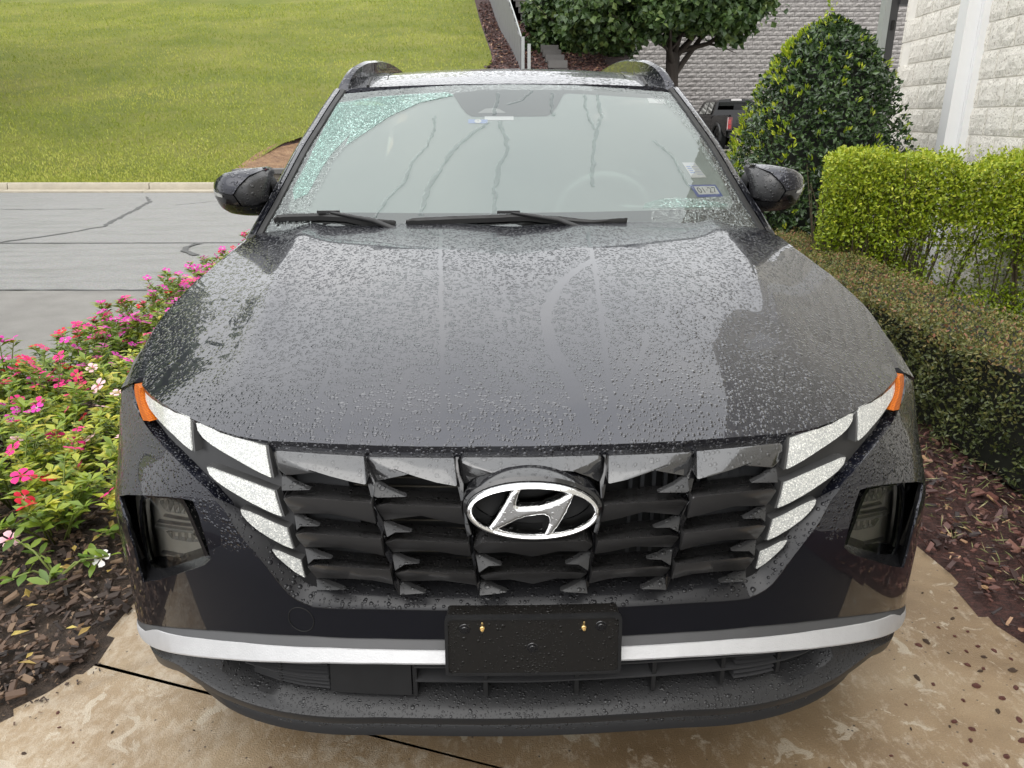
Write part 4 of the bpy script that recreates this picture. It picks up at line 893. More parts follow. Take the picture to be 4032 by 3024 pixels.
plastic('intake_grey',(.05,.05,.052),.45)
plastic('black_plastic',(.012,.012,.0125),.5)
plastic('lip_plastic',(.022,.022,.023),.42,135.,.1,0.,'up',.4,.5)
plastic('rubber',(.015,.015,.015),.6)
plastic('pocket_black',(.010,.010,.011),.22); plastic('dark_plastic',(.010,.010,.011),.38)
simple('deep_black',(.004,.004,.004),.7)
simple('satin_silver',(.52,.52,.525),.42,.3,var=.10,vscale=35,bump=.0006,bscale=300)
simple('shaded_silver',(.062,.062,.064),.5,.2,var=.1,vscale=20)  # the bar's silver, coloured darker where it mirrors the ground
m=M('chrome'); h=m.drops(150.,.15,.42,.5,1.7); MAT['chrome']=m.done(m.bsdf(color=(.80,.80,.80),metal=1.,rough=.07,normal=m.bump(m.math('ADD',h,m.math('MULTIPLY',m.noise(60,3),.3)),.0007)))
m=M('lamp_white'); v=m.node('ShaderNodeTexVoronoi',{'Vector':m.co(),'Scale':520.}); sp=m.node('ShaderNodeSeparateColor',{'Color':v.outputs['Color']}).outputs[0]
c=m.mix(m.ramp(sp,[(.2,0),(.9,1)]),(.34,.35,.345),(.62,.62,.58)); st=m.math('MULTIPLY_ADD',m.math('POWER',sp,8.),.35,m.math('MULTIPLY_ADD',m.noise(9,3),.20,.03))
MAT['lamp_white']=m.done(m.bsdf(color=c,rough=.16,metal=.25,coat=.8,coat_rough=.05,emit=(1.,.99,.93),emit_s=st,normal=m.bump(sp,.0007)))
plastic('lamp_edge',(.05,.05,.05),.2)
m=M('lamp_rim'); MAT['lamp_rim']=m.done(m.bsdf(color=(.45,.45,.43),rough=.15,coat=1.,metal=.4))
m=M('amber'); ck=m.node('ShaderNodeTexChecker',{'Vector':m.co(),'Scale':260.,'Color1':(.50,.125,.004,1),'Color2':(.34,.07,.002,1)}).outputs[0]
MAT['amber']=m.done(m.bsdf(color=ck,rough=.35,coat=.0,coat_rough=.06,spec=.12,normal=m.bump(ck,.0006)))
def glass(name,tint,ior,film=0.,filmc=(.5,.62,.58),dropscale=None,thr=.2):
    m=M(name); kw={}
    fr=m.node('ShaderNodeFresnel',{'IOR':ior}); nrm=None; mask=None
    if dropscale:
        h=m.drops(dropscale,.22,.52,thr,1.7); nrm=m.bump(h,.55/dropscale); m.link(nrm,fr.inputs['Normal']); mask=m.math('GREATER_THAN',h,.02)
    gl=m.node('ShaderNodeBsdfGlossy',{'Color':(.95,1.,.985,1),'Roughness':.012})
    if nrm: m.link(nrm,gl.inputs['Normal'])
    tr=m.node('ShaderNodeBsdfTransparent',{'Color':tuple(tint)+(1,)})
    if film or mask is not None:
        df=m.node('ShaderNodeBsdfDiffuse',{'Color':tuple(filmc)+(1,)})
        if nrm: m.link(nrm,df.inputs['Normal'])
        x=m.node('ShaderNodeMixShader'); 
        if mask is not None:
            v=m.node('ShaderNodeTexVoronoi',{'Vector':m.co(),'Scale':dropscale}); sp=m.node('ShaderNodeSeparateColor',{'Color':v.outputs['Color']}).outputs[2]
            m.link(m.math('MULTIPLY_ADD',m.math('MULTIPLY',mask,m.math('GREATER_THAN',sp,.45)),.55,film),x.inputs[0])
        else: x.inputs[0].default_value=film
        m.link(tr.outputs[0],x.inputs[1]); m.link(df.outputs[0],x.inputs[2]); base=x.outputs[0]
    else: base=tr.outputs[0]
    y=m.node('ShaderNodeMixShader'); m.link(fr.outputs[0],y.inputs[0]); m.link(base,y.inputs[1]); m.link(gl.outputs[0],y.inputs[2])
    MAT[name]=m.done(y.outputs[0])
glass('windshield_glass',(.86,.88,.87),2.0); glass('haze_layer',(.68,.78,.74),1.05,.46,(.70,.82,.775))
glass('beaded_glass',(.86,.88,.87),2.0,.0,(.45,.50,.49),170.,.1)
glass('teal_faint',(.93,.97,.955),1.15,.03,(.55,.82,.75),150.,.35); glass('teal_beads',(.90,.95,.935),1.15,.14,(.55,.84,.76),150.,.25)  # teal diffuse colour stands in for light refracted by the beads
glass('lamp_glass',(.84,.84,.82),1.8)
glass('side_glass',(.045,.05,.05),1.55)
glass('sunroof_glass',(.05,.05,.055),1.6,0,(.5,.5,.5),95.,.5)
m=M('water'); g1=m.node('ShaderNodeBsdfTransparent',{'Color':(.72,.76,.75,1)}); g2=m.node('ShaderNodeBsdfGlossy',{'Color':(1,1,1,1),'Roughness':.02,'Normal':m.bump(m.noise(60,3),.004)})
x=m.node('ShaderNodeMixShader',{0:.07}); m.link(g1.outputs[0],x.inputs[1]); m.link(g2.outputs[0],x.inputs[2]); MAT['water']=m.done(x.outputs[0])
simple('frit',(.012,.011,.012),.6); simple('interior_grey',(.30,.30,.29),.8,var=.1); simple('interior_dark',(.085,.088,.088),.75,var=.15); simple('wheel_grey',(.75,.75,.74),.5)
simple('paper_white',(.85,.86,.86),.6); simple('blue_print',(.05,.10,.42),.6); simple('pale_blue',(.30,.40,.72),.6); simple('ink',(.05,.07,.10),.6)
simple('gold_screw',(.80,.58,.26),.28,.9); simple('tyre',(.014,.014,.014),.8,bump=.003,bscale=70); simple('alloy',(.35,.35,.36),.3,.8)
simple('housing',(.62,.59,.53),.4,var=.15,vscale=12); simple('core_brown',(.075,.066,.05),.5,.3); simple('core_grey',(.05,.052,.056),.6)
def both(fn):
    for sg in(-1,1): fn(sg)
def side(pts,sg): return [((-sg)*p[0],)+tuple(p[1:]) for p in pts] # traced on the viewer's left (negative)
# --- hood
front=FE['hood_front']; rearL=[(-.80,1.38),(-.67,1.335),(-.5,1.297),(-.25,1.252),(-.228,1.225),(-.1,1.23)]
gapL=FE['hood_gap'][1:-1]+[(-.822,1.22)]
outer=front+mir(front)[::-1]+mir(gapL)+mir(rearL)+rearL[::-1]+gapL[::-1]
hood=patch('hood',HP,outer,MAT['paint_hood'],CAR,step=.021,d=0,skirt=-.035,ang=28)
# --- fenders and doors: side skin in (y,z)
gY=np.array([.30]+[p[1] for p in FE['hood_gap'][:-1]]+[1.22,1.36,1.6,4.6]); gX=np.array([-.80]+[p[0] for p in FE['hood_gap'][:-1]]+[-.822,-.80,-.86,-.84])
gX[-2:]=[-.865,-.84]
def zg(y): return np.where(np.asarray(y)<1.36,H(np.interp(y,gY,gX),np.minimum(y,1.36)),np.interp(y,[1.36,1.6,4.6],[1.075,1.05,1.10]))
def mk_side(sg):
    def SB(y,z,d=0.):
        y=np.asarray(y,float);z=np.asarray(z,float)
        xs=np.interp(y,[.40,.46,.50,.58,.70,.9,3.8,4.6],[.890,.914,.940,.958,.968,.970,.966,.935]); xg=-np.interp(y,gY,gX)+.006
        x=xs-.035*np.clip((.66-z)/.4,0,1)**2-(xs-xg)*np.clip((z-.76)/(zg(y)-.76),0,1)**3.4+.012*np.exp(-((z-.80)/.05)**2)*np.clip((y-1.2)/.4,0,1)+d
        return np.stack([sg*x,y,z],-1)
    def circ(cy,cz,r,a0,a1,n=22): return [(cy+r*math.cos(a),cz+r*math.sin(a)) for a in np.linspace(a0,a1,n)]
    top=[(p[1],float(zg(p[1]))-.004) for p in FE['hood_gap'][1:-1]]+[(1.22,float(zg(1.22))-.004),(1.36,1.07),(1.46,1.055)]
    arch=circ(.945,.345,.40,0,math.pi)  # from rear to front
    fender=[(.595,.52)]+[(.60,.60),(.595,.70),(.56,.785),(.50,.842),(.452,.872)]+top+[(1.46,.30),(1.345,.30)]+arch[1:-1]
    o=patch('fender',SB,fender,MAT['paint'],CAR,step=.04,skirt=-.04,ang=60)
    arch2=circ(3.70,.345,.40,math.pi,0)
    for nm,pl in (('front_door',[(1.465,.30),(2.50,.30),(2.50,1.06),(1.465,1.05)]),('rear_door',[(2.505,.30),(3.30,.30),(3.30,.5),(3.45,.72),(3.55,1.075),(2.505,1.06)]),('quarter_panel',[(3.305,.30)]+arch2+[(4.12,.34),(4.50,.40),(4.52,1.09),(3.555,1.08),(3.455,.72),(3.305,.5)])):
        patch(nm,SB,pl,MAT['paint'],CAR,step=.06,skirt=-.03,ang=60)
    # dark arch lining and sill cladding
    for cy in(.945,3.70):
        a=circ(cy,.345,.402,-.12,math.pi+.12,26); rows=[[tuple(SB(np.array(p[0]),np.array(max(p[1],.3)),.006)) for p in a],[tuple(SB(np.array(cy+(p[0]-cy)*.9),np.array(.345+(p[1]-.345)*.9),.004)) for p in a],[(sg*.62,cy+(p[0]-cy)*.9,.345+(p[1]-.345)*.9) for p in a]]
        MB().grid(rows).build('arch_lining',MAT['black_plastic'],CAR,ang=40)
    MB().box((sg*.90,2.32,.27),(.09,1.95,.13)).build('sill',MAT['black_plastic'],CAR,ang=30)
    MB().box((sg*.945,2.15,.90),(.03,.20,.03)).build('door_handle',MAT['paint'],CAR,ang=30); MB().box((sg*.945,3.15,.92),(.03,.20,.03)).build('door_handle',MAT['paint'],CAR,ang=30)
    # side glass and black pillar band
    rows=[]
    for v in np.linspace(0,1,6):
        yf=1.36+.64*v; yr=4.53-.20*v; rows.append([(sg*(.855-.19*v-.02*v*(1-v)*-4*.3),yf+(yr-yf)*u,1.045+.02*u+.43*v) for u in np.linspace(0,1,9)])
    MB().grid(rows).build('side_window',MAT['side_glass'],CAR,ang=0)
    for y0 in(2.5,3.45): MB().tube([(sg*.862,y0,1.05),(sg*.672,y0+.02,1.47)],.028,6).build('window_pillar',MAT['gloss_black'],CAR)
    # wheels
    for cy in(.945,3.70):
        wl=empty('wheel',(sg*.81,cy,.345),parent=CAR)
        prof_=[(-.11,.24),(-.115,.30),(-.10,.335),(-.06,.347),(.06,.347),(.10,.335),(.115,.30),(.11,.24)]
        V=[];n=40
        rows=[[(a,r*math.cos(q),r*math.sin(q)) for q in np.linspace(0,2*math.pi,n,endpoint=False)] for a,r in prof_]
        MB().grid(rows,close=True).build('tyre',MAT['tyre'],wl,ang=40)
        mb=MB(); rows=[[(sg*a,r*math.cos(q),r*math.sin(q)) for q in np.linspace(0,2*math.pi,n,endpoint=False)] for a,r in((.10,.245),(.095,.225),(-.05,.22))]; mb.grid(rows,close=True)
        for k in range(5):
            q=2*math.pi*k/5; c_,s_=math.cos(q),math.sin(q)
            for dq in(-.16,.16): mb.box((sg*.07,.13*math.cos(q+dq),.13*math.sin(q+dq)),(.03,.20,.035),rx=q+dq)
        mb.disc((sg*.04,0,0),.06,(sg,0,0),.05,18,.01); mb.build('rim',MAT['alloy'],wl,ang=35)
both(mk_side)
# --- bumper skin (one painted moulding with two lamp pockets)
trim=FE['trim'][:12]+FE['trim'][13:15]; trimb=FE['gut_t']+[(-.3024,.5795),(-.2085,.5804),(-.1155,.5803),(-.0228,.580)]
lowz=[(-1.30,.315),(-1.08,.328),(-1.0,.345),(-.94,.367),(-.885,.390),(-.835,.411)]+FE['bump_low'][:-1]+FE['bump_low_c']
def s_of_y(y,z):
    t_=np.linspace(0,1.45,700); return -float(np.interp(y,S(t_,np.full(700,z))[:,1],t_))
sideL=[(s_of_y(.56,.322),.322),(s_of_y(.60,.5),.5),(s_of_y(.612,.6),.6),(s_of_y(.607,.70),.70),(s_of_y(.572,.785),.785),(s_of_y(.508,.845),.845)]
Lh=trimb[::-1]+trim[::-1]+FE['lampout'][1:-1][::-1]+sideL[::-1]+lowz[1:]
outer=[p for p in Lh]+mir(Lh)[::-1]
pk=FE['pocket']
patch('bumper',S,outer,MAT['paint'],CAR,holes=[pk,mir(pk)],step=.022,skirt=-.03,hole_skirt=-.004,ang=45)
for sg in(-1,1):
    lp=np.array(densify([p[:2] for p in pk],.02)); q=S(-sg*-1*lp[:,0]*-1 if False else lp[:,0]*(1 if sg<0 else -1),lp[:,1],-.0035); cx=q.mean(0)
    r1=q+np.array([0,.012,0]); r2=cx+(q-cx)*np.array([.97,1,.97]); ow=np.clip((np.abs(q[:,0])-.76)/.06,0,1); r2[:,0]=sg*np.minimum(np.abs(q[:,0])+ow*.045,.925-.02*ow); r2[:,1]=np.maximum(q[:,1],float(cx[1]))*.35+q[:,1]*.65+.085
    MB().grid([[tuple(p) for p in q],[tuple(p) for p in r1],[tuple(p) for p in r2]],close=True).build('lamp_pocket',MAT['pocket_black'],CAR,ang=50)
# --- dark grille panel behind lamps and slats
hf=[(s_of_x(p[0],float(H(p[0],p[1]))-.014),float(H(p[0],p[1]))-.014) for p in front]
top=[(-1.012,.876)]+[q for q in hf if q[0]>-1.0]
op=FE['open']; opfull=op+mir(op)[::-1]
Lp=top[::-1]+FE['lampout'][1:]+trim[1:]+trimb
patch('grille_frame',S,Lp+mir(Lp)[::-1],MAT['dark_plastic'],CAR,holes=[opfull],step=.025,d=-.024,skirt=-.05,hole_skirt=-.07)
patch('radiator',S,[(-.56,.57),(.56,.57),(.56,.87),(-.56,.87)],MAT['deep_black'],CAR,step=.05,d=-.125)
mb=MB()
for k in range(16):
    z=.60+.0155*k; ss=np.linspace(-.42,.12,14); r0=[tuple(p) for p in S(ss,np.full(14,z),-.112)]; r1=[tuple(p) for p in S(ss,np.full(14,z+.002),-.108)]; r2=[tuple(p) for p in S(ss,np.full(14,z+.004),-.112)]
    mb.grid([r0,r1,r2])
mb.build('radiator_fins',MAT['core_brown'],CAR,ang=0)['kind']='stuff'
mb=MB()
for k in range(11):
    p=S(np.array(.20+.024*k),np.array(.72),-.112); mb.box(tuple(p),(.007,.01,.22))
mb.build('shutter_ribs',MAT['core_grey'],CAR,ang=20)
for sg in(-1,1): patch('duct_panel',S,[(sg*.30,.60),(sg*.50,.60),(sg*.52,.86),(sg*.40,.86)],MAT['core_grey'],CAR,step=.05,d=-.09,skirt=-.12)
# gutter round the grille
def gutter(sg):
    A=FE['trim'][6:12]+FE['trim'][13:16]; A=lerp_list([(p[0],p[1]) for p in A],18); B=lerp_list([(p[0],p[1]) for p in FE['inner']],18)
    rows=[]
    for f,dd in((0,0.001),(.12,.004),(.3,-.008),(.7,-.026),(1,-.034)):
        q=A*(1-f)+B*f; rows.append([tuple(p) for p in S(-sg*q[:,0],q[:,1],dd)])
    MB().grid(rows).build('lamp_gutter',MAT['sill_grey'],CAR,ang=60)
both(gutter)
A=lerp_list([(p[0],p[1]) for p in FE['gut_t']+[(-.3024,.5795),(-.2085,.5804),(-.1155,.5803),(-.0228,.580)]],24); B=lerp_list([(p[0],p[1]) for p in FE['gut_b']],24)
A=np.vstack([A,(A*[-1,1])[::-1]]);B=np.vstack([B,(B*[-1,1])[::-1]]); rows=[]
for f,dd in((0,-.004),(.05,.004),(.15,.004),(.45,-.004),(.8,-.012),(1,-.018),(1.12,-.10)):
    q=A*(1-f)+B*f; rows.append([tuple(p) for p in S(q[:,0],q[:,1],dd)])
MB().grid(rows).build('grille_sill',MAT['sill_grey'],CAR,ang=60)
# --- slats, tiles, fins and dividers of the grille
def facets(name,keys,sg,matn,back=-.065,bev=.0032,sym=False):
    V=[];F=[]
    def addpoly(P,m):
        P=np.array(P); P[np.abs(P[:,0])<.006,0]=0; Q=S(P[:,0]*m,P[:,1],P[:,2]); b=len(V); V.extend([tuple(q) for q in Q]); F.append(list(range(b,b+len(Q)))[::(1 if m<0 else -1)])
    for k in keys:
        addpoly(GR[k],sg)
        if sym: addpoly(GR[k],-sg)
    import bmesh
    bm=bmesh.new(); vs=[bm.verts.new(v) for v in V]
    for f in F: bm.faces.new([vs[i] for i in f])
    bmesh.ops.remove_doubles(bm,verts=bm.verts,dist=.0012)
    bmesh.ops.recalc_face_normals(bm,faces=bm.faces)
    bm.normal_update()
    av=sum((f.normal*f.calc_area() for f in bm.faces),Vector())
    if av.dot(Vector((0,-1,.3)))<0: bmesh.ops.reverse_faces(bm,faces=bm.faces)
    be=[e for e in bm.edges if e.is_boundary]
    g=bmesh.ops.extrude_edge_only(bm,edges=be)
    for v in [x for x in g['geom'] if isinstance(x,bmesh.types.BMVert)]: v.co.y=v.co.y+.012 if name=='grille_fin' else max(v.co.y+.03,.075+1.3*max(v.co.z-.6,0)**2+abs(v.co.x)**2.4*.25) 
    bm.normal_update()
    eds=[e for e in bm.edges if len(e.link_faces)==2 and e.calc_face_angle(0)>R(14)]
    try: bmesh.ops.bevel(bm,geom=eds,offset=bev,segments=2,affect='EDGES',profile=.6,clamp_overlap=True)
    except Exception: pass
    me=bpy.data.meshes.new(name); bm.to_mesh(me); bm.free(); me.polygons.foreach_set('use_smooth',[True]*len(me.polygons)); me.materials.append(MAT[matn])
    return autosmooth(link(name,me,CAR),35)
def grille_side(sg):
    q=-sg*-1 if False else (1 if sg<0 else -1)
    facets('grille_tile',['r1a','r1ad'],q,'grille_grey'); facets('grille_tile',['r1b','r1bd'],q,'grille_grey')
    for k in('r2a','r2b','r3a','r3b','r4a','r4b'): facets('grille_slat',[k,k+'s'],q,'slat_grey')
    for i in range(10): facets('grille_fin',['fin%d'%i],q,'fin_grey',bev=.0012)
    for i in range(8): facets('grille_divider',['bar%d'%i],q,'gloss_black',bev=.0015)
both(grille_side)
facets('grille_tile',['c1','c1d'],1,'grille_grey',sym=True); facets('grille_slat',['c3'],1,'slat_grey',sym=True); facets('grille_slat',['c4','c4s'],1,'slat_grey',sym=True)
# --- front lamps
def lamps(sg):
    for k in('drl0','drl1','drl2','drl3','drl4'):
        P=np.array([p[:2] for p in FE[k]]); c=P.mean(0)
        o=patch('running_lamp',S,side([tuple(c+(p-c)*.965) for p in P],sg),MAT['lamp_white'],CAR,step=.016,d=-.004,skirt=-.007,ang=40)
        patch('lamp_surround',S,side([tuple(p) for p in c+(P-c)*1.02],sg),MAT['lamp_edge'],o,step=.03,d=-.0075,skirt=-.03,ang=40)
    patch('side_marker',S,side(FE['amber'],sg),MAT['amber'],CAR,step=.015,d=.004,skirt=-.02,ang=40)
    # black fillets between the lamps
    for a,b in(('drl1','drl2'),('drl2','drl3'),('drl3','drl4')):
        A=np.array([p[:2] for p in FE[a]]);B=np.array([p[:2] for p in FE[b]])
        q0=A[np.argmax(A[:,0]-A[:,1]*0)]; 
        lo=A[len(A)//2:][::-1] if False else A
    # housing, lens
    lens=FE['lens']
    hd=patch('headlamp',LS,side(lens,sg),MAT['lamp_glass'],CAR,step=.03,d=0,skirt=-.012,ang=40)
    P=np.array(lens);c=P.mean(0)
    patch('lamp_housing',LS,side([tuple(p) for p in c+(P-c)*np.array([1.42,1.2])+np.array([-.02,0])],sg),MAT['housing'],hd,step=.04,d=-.042,ang=40)
    patch('lamp_bezel',LS,side([tuple(p) for p in c+(P-c)*1.09],sg),MAT['gloss_black'],CAR,holes=[side([tuple(p) for p in c+(P-c)*.985],sg)],step=.03,d=.003,skirt=-.03,hole_skirt=-.004,ang=40)
    for k,mn,dd in(('lp_top','chrome',-.025),('lp_bar','reflector',-.03),('lp_mod','chrome',-.034),('lp_l1','alloy',-.03),('lp_l2','alloy',-.03),('lp_l3','alloy',-.03)):
        Q=side(FE[k],sg)
        if k in('lp_top','lp_mod'):
            A=np.array(Q);x0,x1=A[:,0].min(),A[:,0].max();nb_=5
            for i in range(nb_):
                xa=x0+(x1-x0)*(i+.04)/nb_;xb=x0+(x1-x0)*(i+.96)/nb_
                zl=[];zh=[]
                for xx in(xa,xb):
                    zz=[]
                    for p,q in zip(A,np.roll(A,-1,0)):
                        if (p[0]-xx)*(q[0]-xx)<=0 and p[0]!=q[0]: zz.append(p[1]+(q[1]-p[1])*(xx-p[0])/(q[0]-p[0]))
                    zl.append(min(zz) if zz else A[:,1].mean()-.01);zh.append(max(zz) if zz else A[:,1].mean()+.01)
                a,b,c_,d_=[LS(np.array(x),np.array(z),dd) for x,z in((xa,zl[0]),(xb,zl[1]),(xb,zh[1]),(xa,zh[0]))]; mid=(a+b+c_+d_)/4+np.array([0,.018,0])
                mesh('reflector_facet',[tuple(v) for v in(a,b,c_,d_,mid)],[[0,1,4],[1,2,4],[2,3,4],[3,0,4]],MAT['reflector'],hd,False)
        else: patch('reflector_bar',LS,Q,MAT[mn],hd,step=.03,d=dd,skirt=dd-.01,ang=30)
    pp=np.array(FE['pocket']);c=pp.mean(0)
    P=np.array(lens);c=P.mean(0); patch('pocket_back',LS,side([tuple(p) for p in c+(P-c)*1.6],sg),MAT['black_plastic'],CAR,step=.04,d=-.075,ang=40)
both(lamps)
# --- tow-hook cover ring on the bumper
tc_=FE['towcap'];pts=[tuple(S(np.array(tc_[0][0]+.0255*math.cos(q)),np.array(tc_[0][1]+.0265*math.sin(q)),.0004)) for q in np.linspace(0,2*math.pi,40)]
MB().tube(pts,.0011,5,False).build('tow_cover_seam',MAT['deep_black'],CAR,ang=0)
# --- badge
EC=np.array([-.001,.783])
def ell(a,b,n=72,rot=-.028,c=EC):
    q=np.linspace(0,2*math.pi,n,endpoint=False);x,y=a*np.cos(q),b*np.sin(q); return np.stack([c[0]+x*math.cos(rot)-y*math.sin(rot),c[1]+x*math.sin(rot)+y*math.cos(rot)],1)
bd=empty('badge',(0,0,0),parent=CAR)
rows=[]
for a,b,d in((.1225,.0575,-.02),(.1240,.0580,.020),(.1225,.0565,.032),(.1165,.0500,.036),(.108,.043,.0)):
    q=ell(a,b,c=EC+np.array([0,.0005])); rows.append([tuple(p) for p in SE(q[:,0],q[:,1],d)])
MB().grid(rows,close=True).build('badge_base',MAT['gloss_black'],bd,ang=35)
rows=[]
for a,b,d in((.1155,.0488,.030),(.1162,.0492,.045),(.1140,.0475,.052),(.1105,.0448,.0535),(.1065,.0415,.050),(.1050,.0402,.042),(.1050,.0402,.010)):
    q=ell(a,b); rows.append([tuple(p) for p in SE(q[:,0],q[:,1],d)])
MB().grid(rows,close=True).build('oval_ring',MAT['chrome'],bd,ang=50)
hp=np.array([p[:2] for p in FE['em_h']])
def segdist(x,z,poly):
    P=np.stack([x,z],-1)[:,None,:];A=poly[None];B=np.roll(poly,-1,0)[None];AB=B-A
    t_=np.clip(((P-A)*AB).sum(2)/((AB**2).sum(2)+1e-12),0,1); return np.sqrt((((A+AB*t_[...,None])-P)**2).sum(2)).min(1)
hpd=np.array(densify([tuple(p) for p in hp],.004))
def SH(s,z,d=0.):
    s=np.atleast_1d(s);z=np.atleast_1d(z); dd=segdist(s,z,hp); return SE(s,z,d+.0045*np.minimum(dd/.004,1)**.6 if d>.03 else d)
patch('letter_shape',SH,[tuple(p) for p in hp],MAT['chrome'],bd,step=.004,d=.046,skirt=.012,ang=55)
q=ell(.107,.042); patch('badge_well',S,[tuple(p) for p in q],MAT['deep_black'],bd,step=.03,d=-.005)
# --- bright bar, lower grille, lip
def zrow(keyc,keyl,ends):
    P=[tuple(p[:2]) for p in ends]+[tuple(p[:2]) for p in FE[keyl]]+([tuple(p[:2]) for p in FE[keyc]] if keyc else []); P=sorted(P); P=np.array(P); return lambda s: np.interp(-np.abs(s),P[:,0],P[:,1])
zt=lambda s: np.interp(-np.abs(s),[p[0] for p in lowz],[p[1] for p in lowz])
FE['garn_low']=FE['garn_low'][2:]
zm=zrow('garn_mid_c','garn_mid',[(-1.0,.342),(-.94,.357),(-.885,.374)])
zl=zrow('garn_low_c','garn_low',[(-1.0,.339),(-.95,.341),(-.90,.346),(-.85,.359)])
ss=np.concatenate([np.linspace(-1.0,-.7,14),np.linspace(-.68,.68,60),np.linspace(.7,1.0,14)])
tp=np.clip((1.0-np.abs(ss))/.30,0,1)**.8
rows=[[tuple(p) for p in S(ss,zt(ss)+.004,-.012)],[tuple(p) for p in S(ss,zt(ss)-.001,-.004*tp)],[tuple(p) for p in S(ss,zm(ss)+.0005,.010*tp)]]
MB().grid(rows).build('bar_upper_band',MAT['shaded_silver'],CAR,ang=40)
rows=[[tuple(p) for p in S(ss,zm(ss),.009*tp)],[tuple(p) for p in S(ss,zm(ss)-.001,.012*tp)],[tuple(p) for p in S(ss,zl(ss)+.005*tp,.024*tp)],[tuple(p) for p in S(ss,zl(ss)+.0015*tp,.0235*tp)],[tuple(p) for p in S(ss,zl(ss)-.001*tp,.019*tp)],[tuple(p) for p in S(ss,zl(ss),-.03)]]
MB().grid(rows).build('bright_bar',MAT['satin_silver'],CAR,ang=25)
# lower intake
gl=[tuple(p[:2]) for p in FE['lowgrille']]; zi=lambda s: np.interp(-np.abs(s),[-.64]+[p[0] for p in gl[1:]],[float(zl(np.array(-.64)))]+[p[1] for p in gl[1:]])
sx=np.linspace(-.62,.62,60)
rows=[[tuple(p) for p in S(sx,zl(sx)+.004,-.06)],[tuple(p) for p in S(sx,(zl(sx)+zi(sx))/2,-.078)],[tuple(p) for p in S(sx,zi(sx)-.02,-.076)]]
MB().grid(rows).build('intake_back',MAT['deep_black'],CAR,ang=0)
def bar(s0,s1,f,th,name='intake_bar'):
    sb=np.linspace(s0,s1,max(4,int(abs(s1-s0)/.04))); z=zi(sb)+(zl(sb)-zi(sb))*f; keep=(zl(sb)-zi(sb))>.012
    if keep.sum()<2: return
    sb,z=sb[keep],z[keep]
    MB().grid([[tuple(p) for p in S(sb,z+th/2,-.05)],[tuple(p) for p in S(sb,z+th/2,-.010)],[tuple(p) for p in S(sb,z+th/2-.001,-.004)],[tuple(p) for p in S(sb,z-th/2,-.006)],[tuple(p) for p in S(sb,z-th/2,-.05)]]).build(name,MAT['intake_grey'],CAR,ang=30)
for f in(.36,.70):
    bar(-.58,-.395,f,.006); bar(-.225,.60,f,.006)
for s_ in(-.50,-.225,-.09,.085,.235,.375,.50):
    a,b=float(zi(np.array(s_)))-.002,float(zl(np.array(s_)))+.004
    MB().grid([[tuple(S(np.array(s_+u),np.array(z),d)) for z in np.linspace(a,b,5)] for u,d in((-.004,-.05),(-.004,-.006),(.004,-.006),(.004,-.05))]).build('intake_post',MAT['black_plastic'],CAR,ang=30)
sb=np.linspace(-.392,-.232,8); MB().grid([[tuple(p) for p in S(sb,zl(sb)+.003,-.012)],[tuple(p) for p in S(sb,zi(sb)+.001,-.004)]]).build('sensor_cover',MAT['black_plastic'],CAR,ang=0)
for k in range(9):
    f=.08+.1*k; bar(-.56,-.395,f,.0022,'shutter_line'); 
for k in range(5): bar(.40,.49,.1+.13*k,.0022,'shutter_line')
# lip and corner cladding
lr=[(-1.3,.285),(-1.0,.300),(-.87,.325)]+[tuple(p[:2]) for p in FE['lipridge']]+[tuple(p[:2]) for p in FE['lipridge_c']]; zr_=lambda s: np.interp(-np.abs(s),[p[0] for p in lr],[p[1] for p in lr])
s2=np.linspace(-1.2,1.2,110); a2=np.abs(s2)
zi2=np.where(a2<.62,zi(np.clip(s2,-.62,.62)),np.where(a2<1.0,zl(np.clip(s2,-1,1)),zt(s2))); ou=.025-.04*np.clip((a2-.66)/.3,0,1)**1.5
zb=zr_(s2)-.021-.010*np.clip((a2-.6)/.3,0,1)
k2=np.clip((.70-a2)/.12,0,1); z2t=zb-.009; z2b=np.maximum(.272,zb-.05)
rows=[[tuple(p) for p in S(s2,zi2+.001,np.where(a2<.62,-.075,-.005))],[tuple(p) for p in S(s2,(zi2+zr_(s2))/2+.001,ou*.45)],[tuple(p) for p in S(s2,zr_(s2)+.004,ou-.005)],[tuple(p) for p in S(s2,zr_(s2),ou)],[tuple(p) for p in S(s2,zr_(s2)-.004,ou)],[tuple(p) for p in S(s2,zb,ou-.006)],[tuple(p) for p in S(s2,zb-.003,ou-.02)]]
MB().grid(rows).build('lower_lip',MAT['lip_plastic'],CAR,ang=50)
s3=np.linspace(-.70,.70,60);zb3=np.interp(s3,s2,zb);ou3=np.interp(s3,s2,ou);e3=np.clip((.70-np.abs(s3))/.1,0,1)**.5
rows=[[tuple(p) for p in S(s3,zb3+.004,ou3-.045)],[tuple(p) for p in S(s3,zb3-.006,ou3-.020)],[tuple(p) for p in S(s3,zb3-.012,ou3-.014)],[tuple(p) for p in S(s3,zb3-.012-.026*e3,ou3-.016)],[tuple(p) for p in S(s3,zb3-.014-.030*e3,ou3-.10)]]
MB().grid(rows).build('air_dam',MAT['lip_plastic'],CAR,ang=50)
MB().box((0,2.3,.30),(1.6,3.9,.10)).build('underbody_blocker',MAT['deep_black'],CAR,smooth=False)  # black box added to block light beneath the car
MB().box((0,.56,.52),(1.15,.5,.34)).build('engine_bay_blocker',MAT['deep_black'],CAR,smooth=False)  # black box added behind the grille to block light
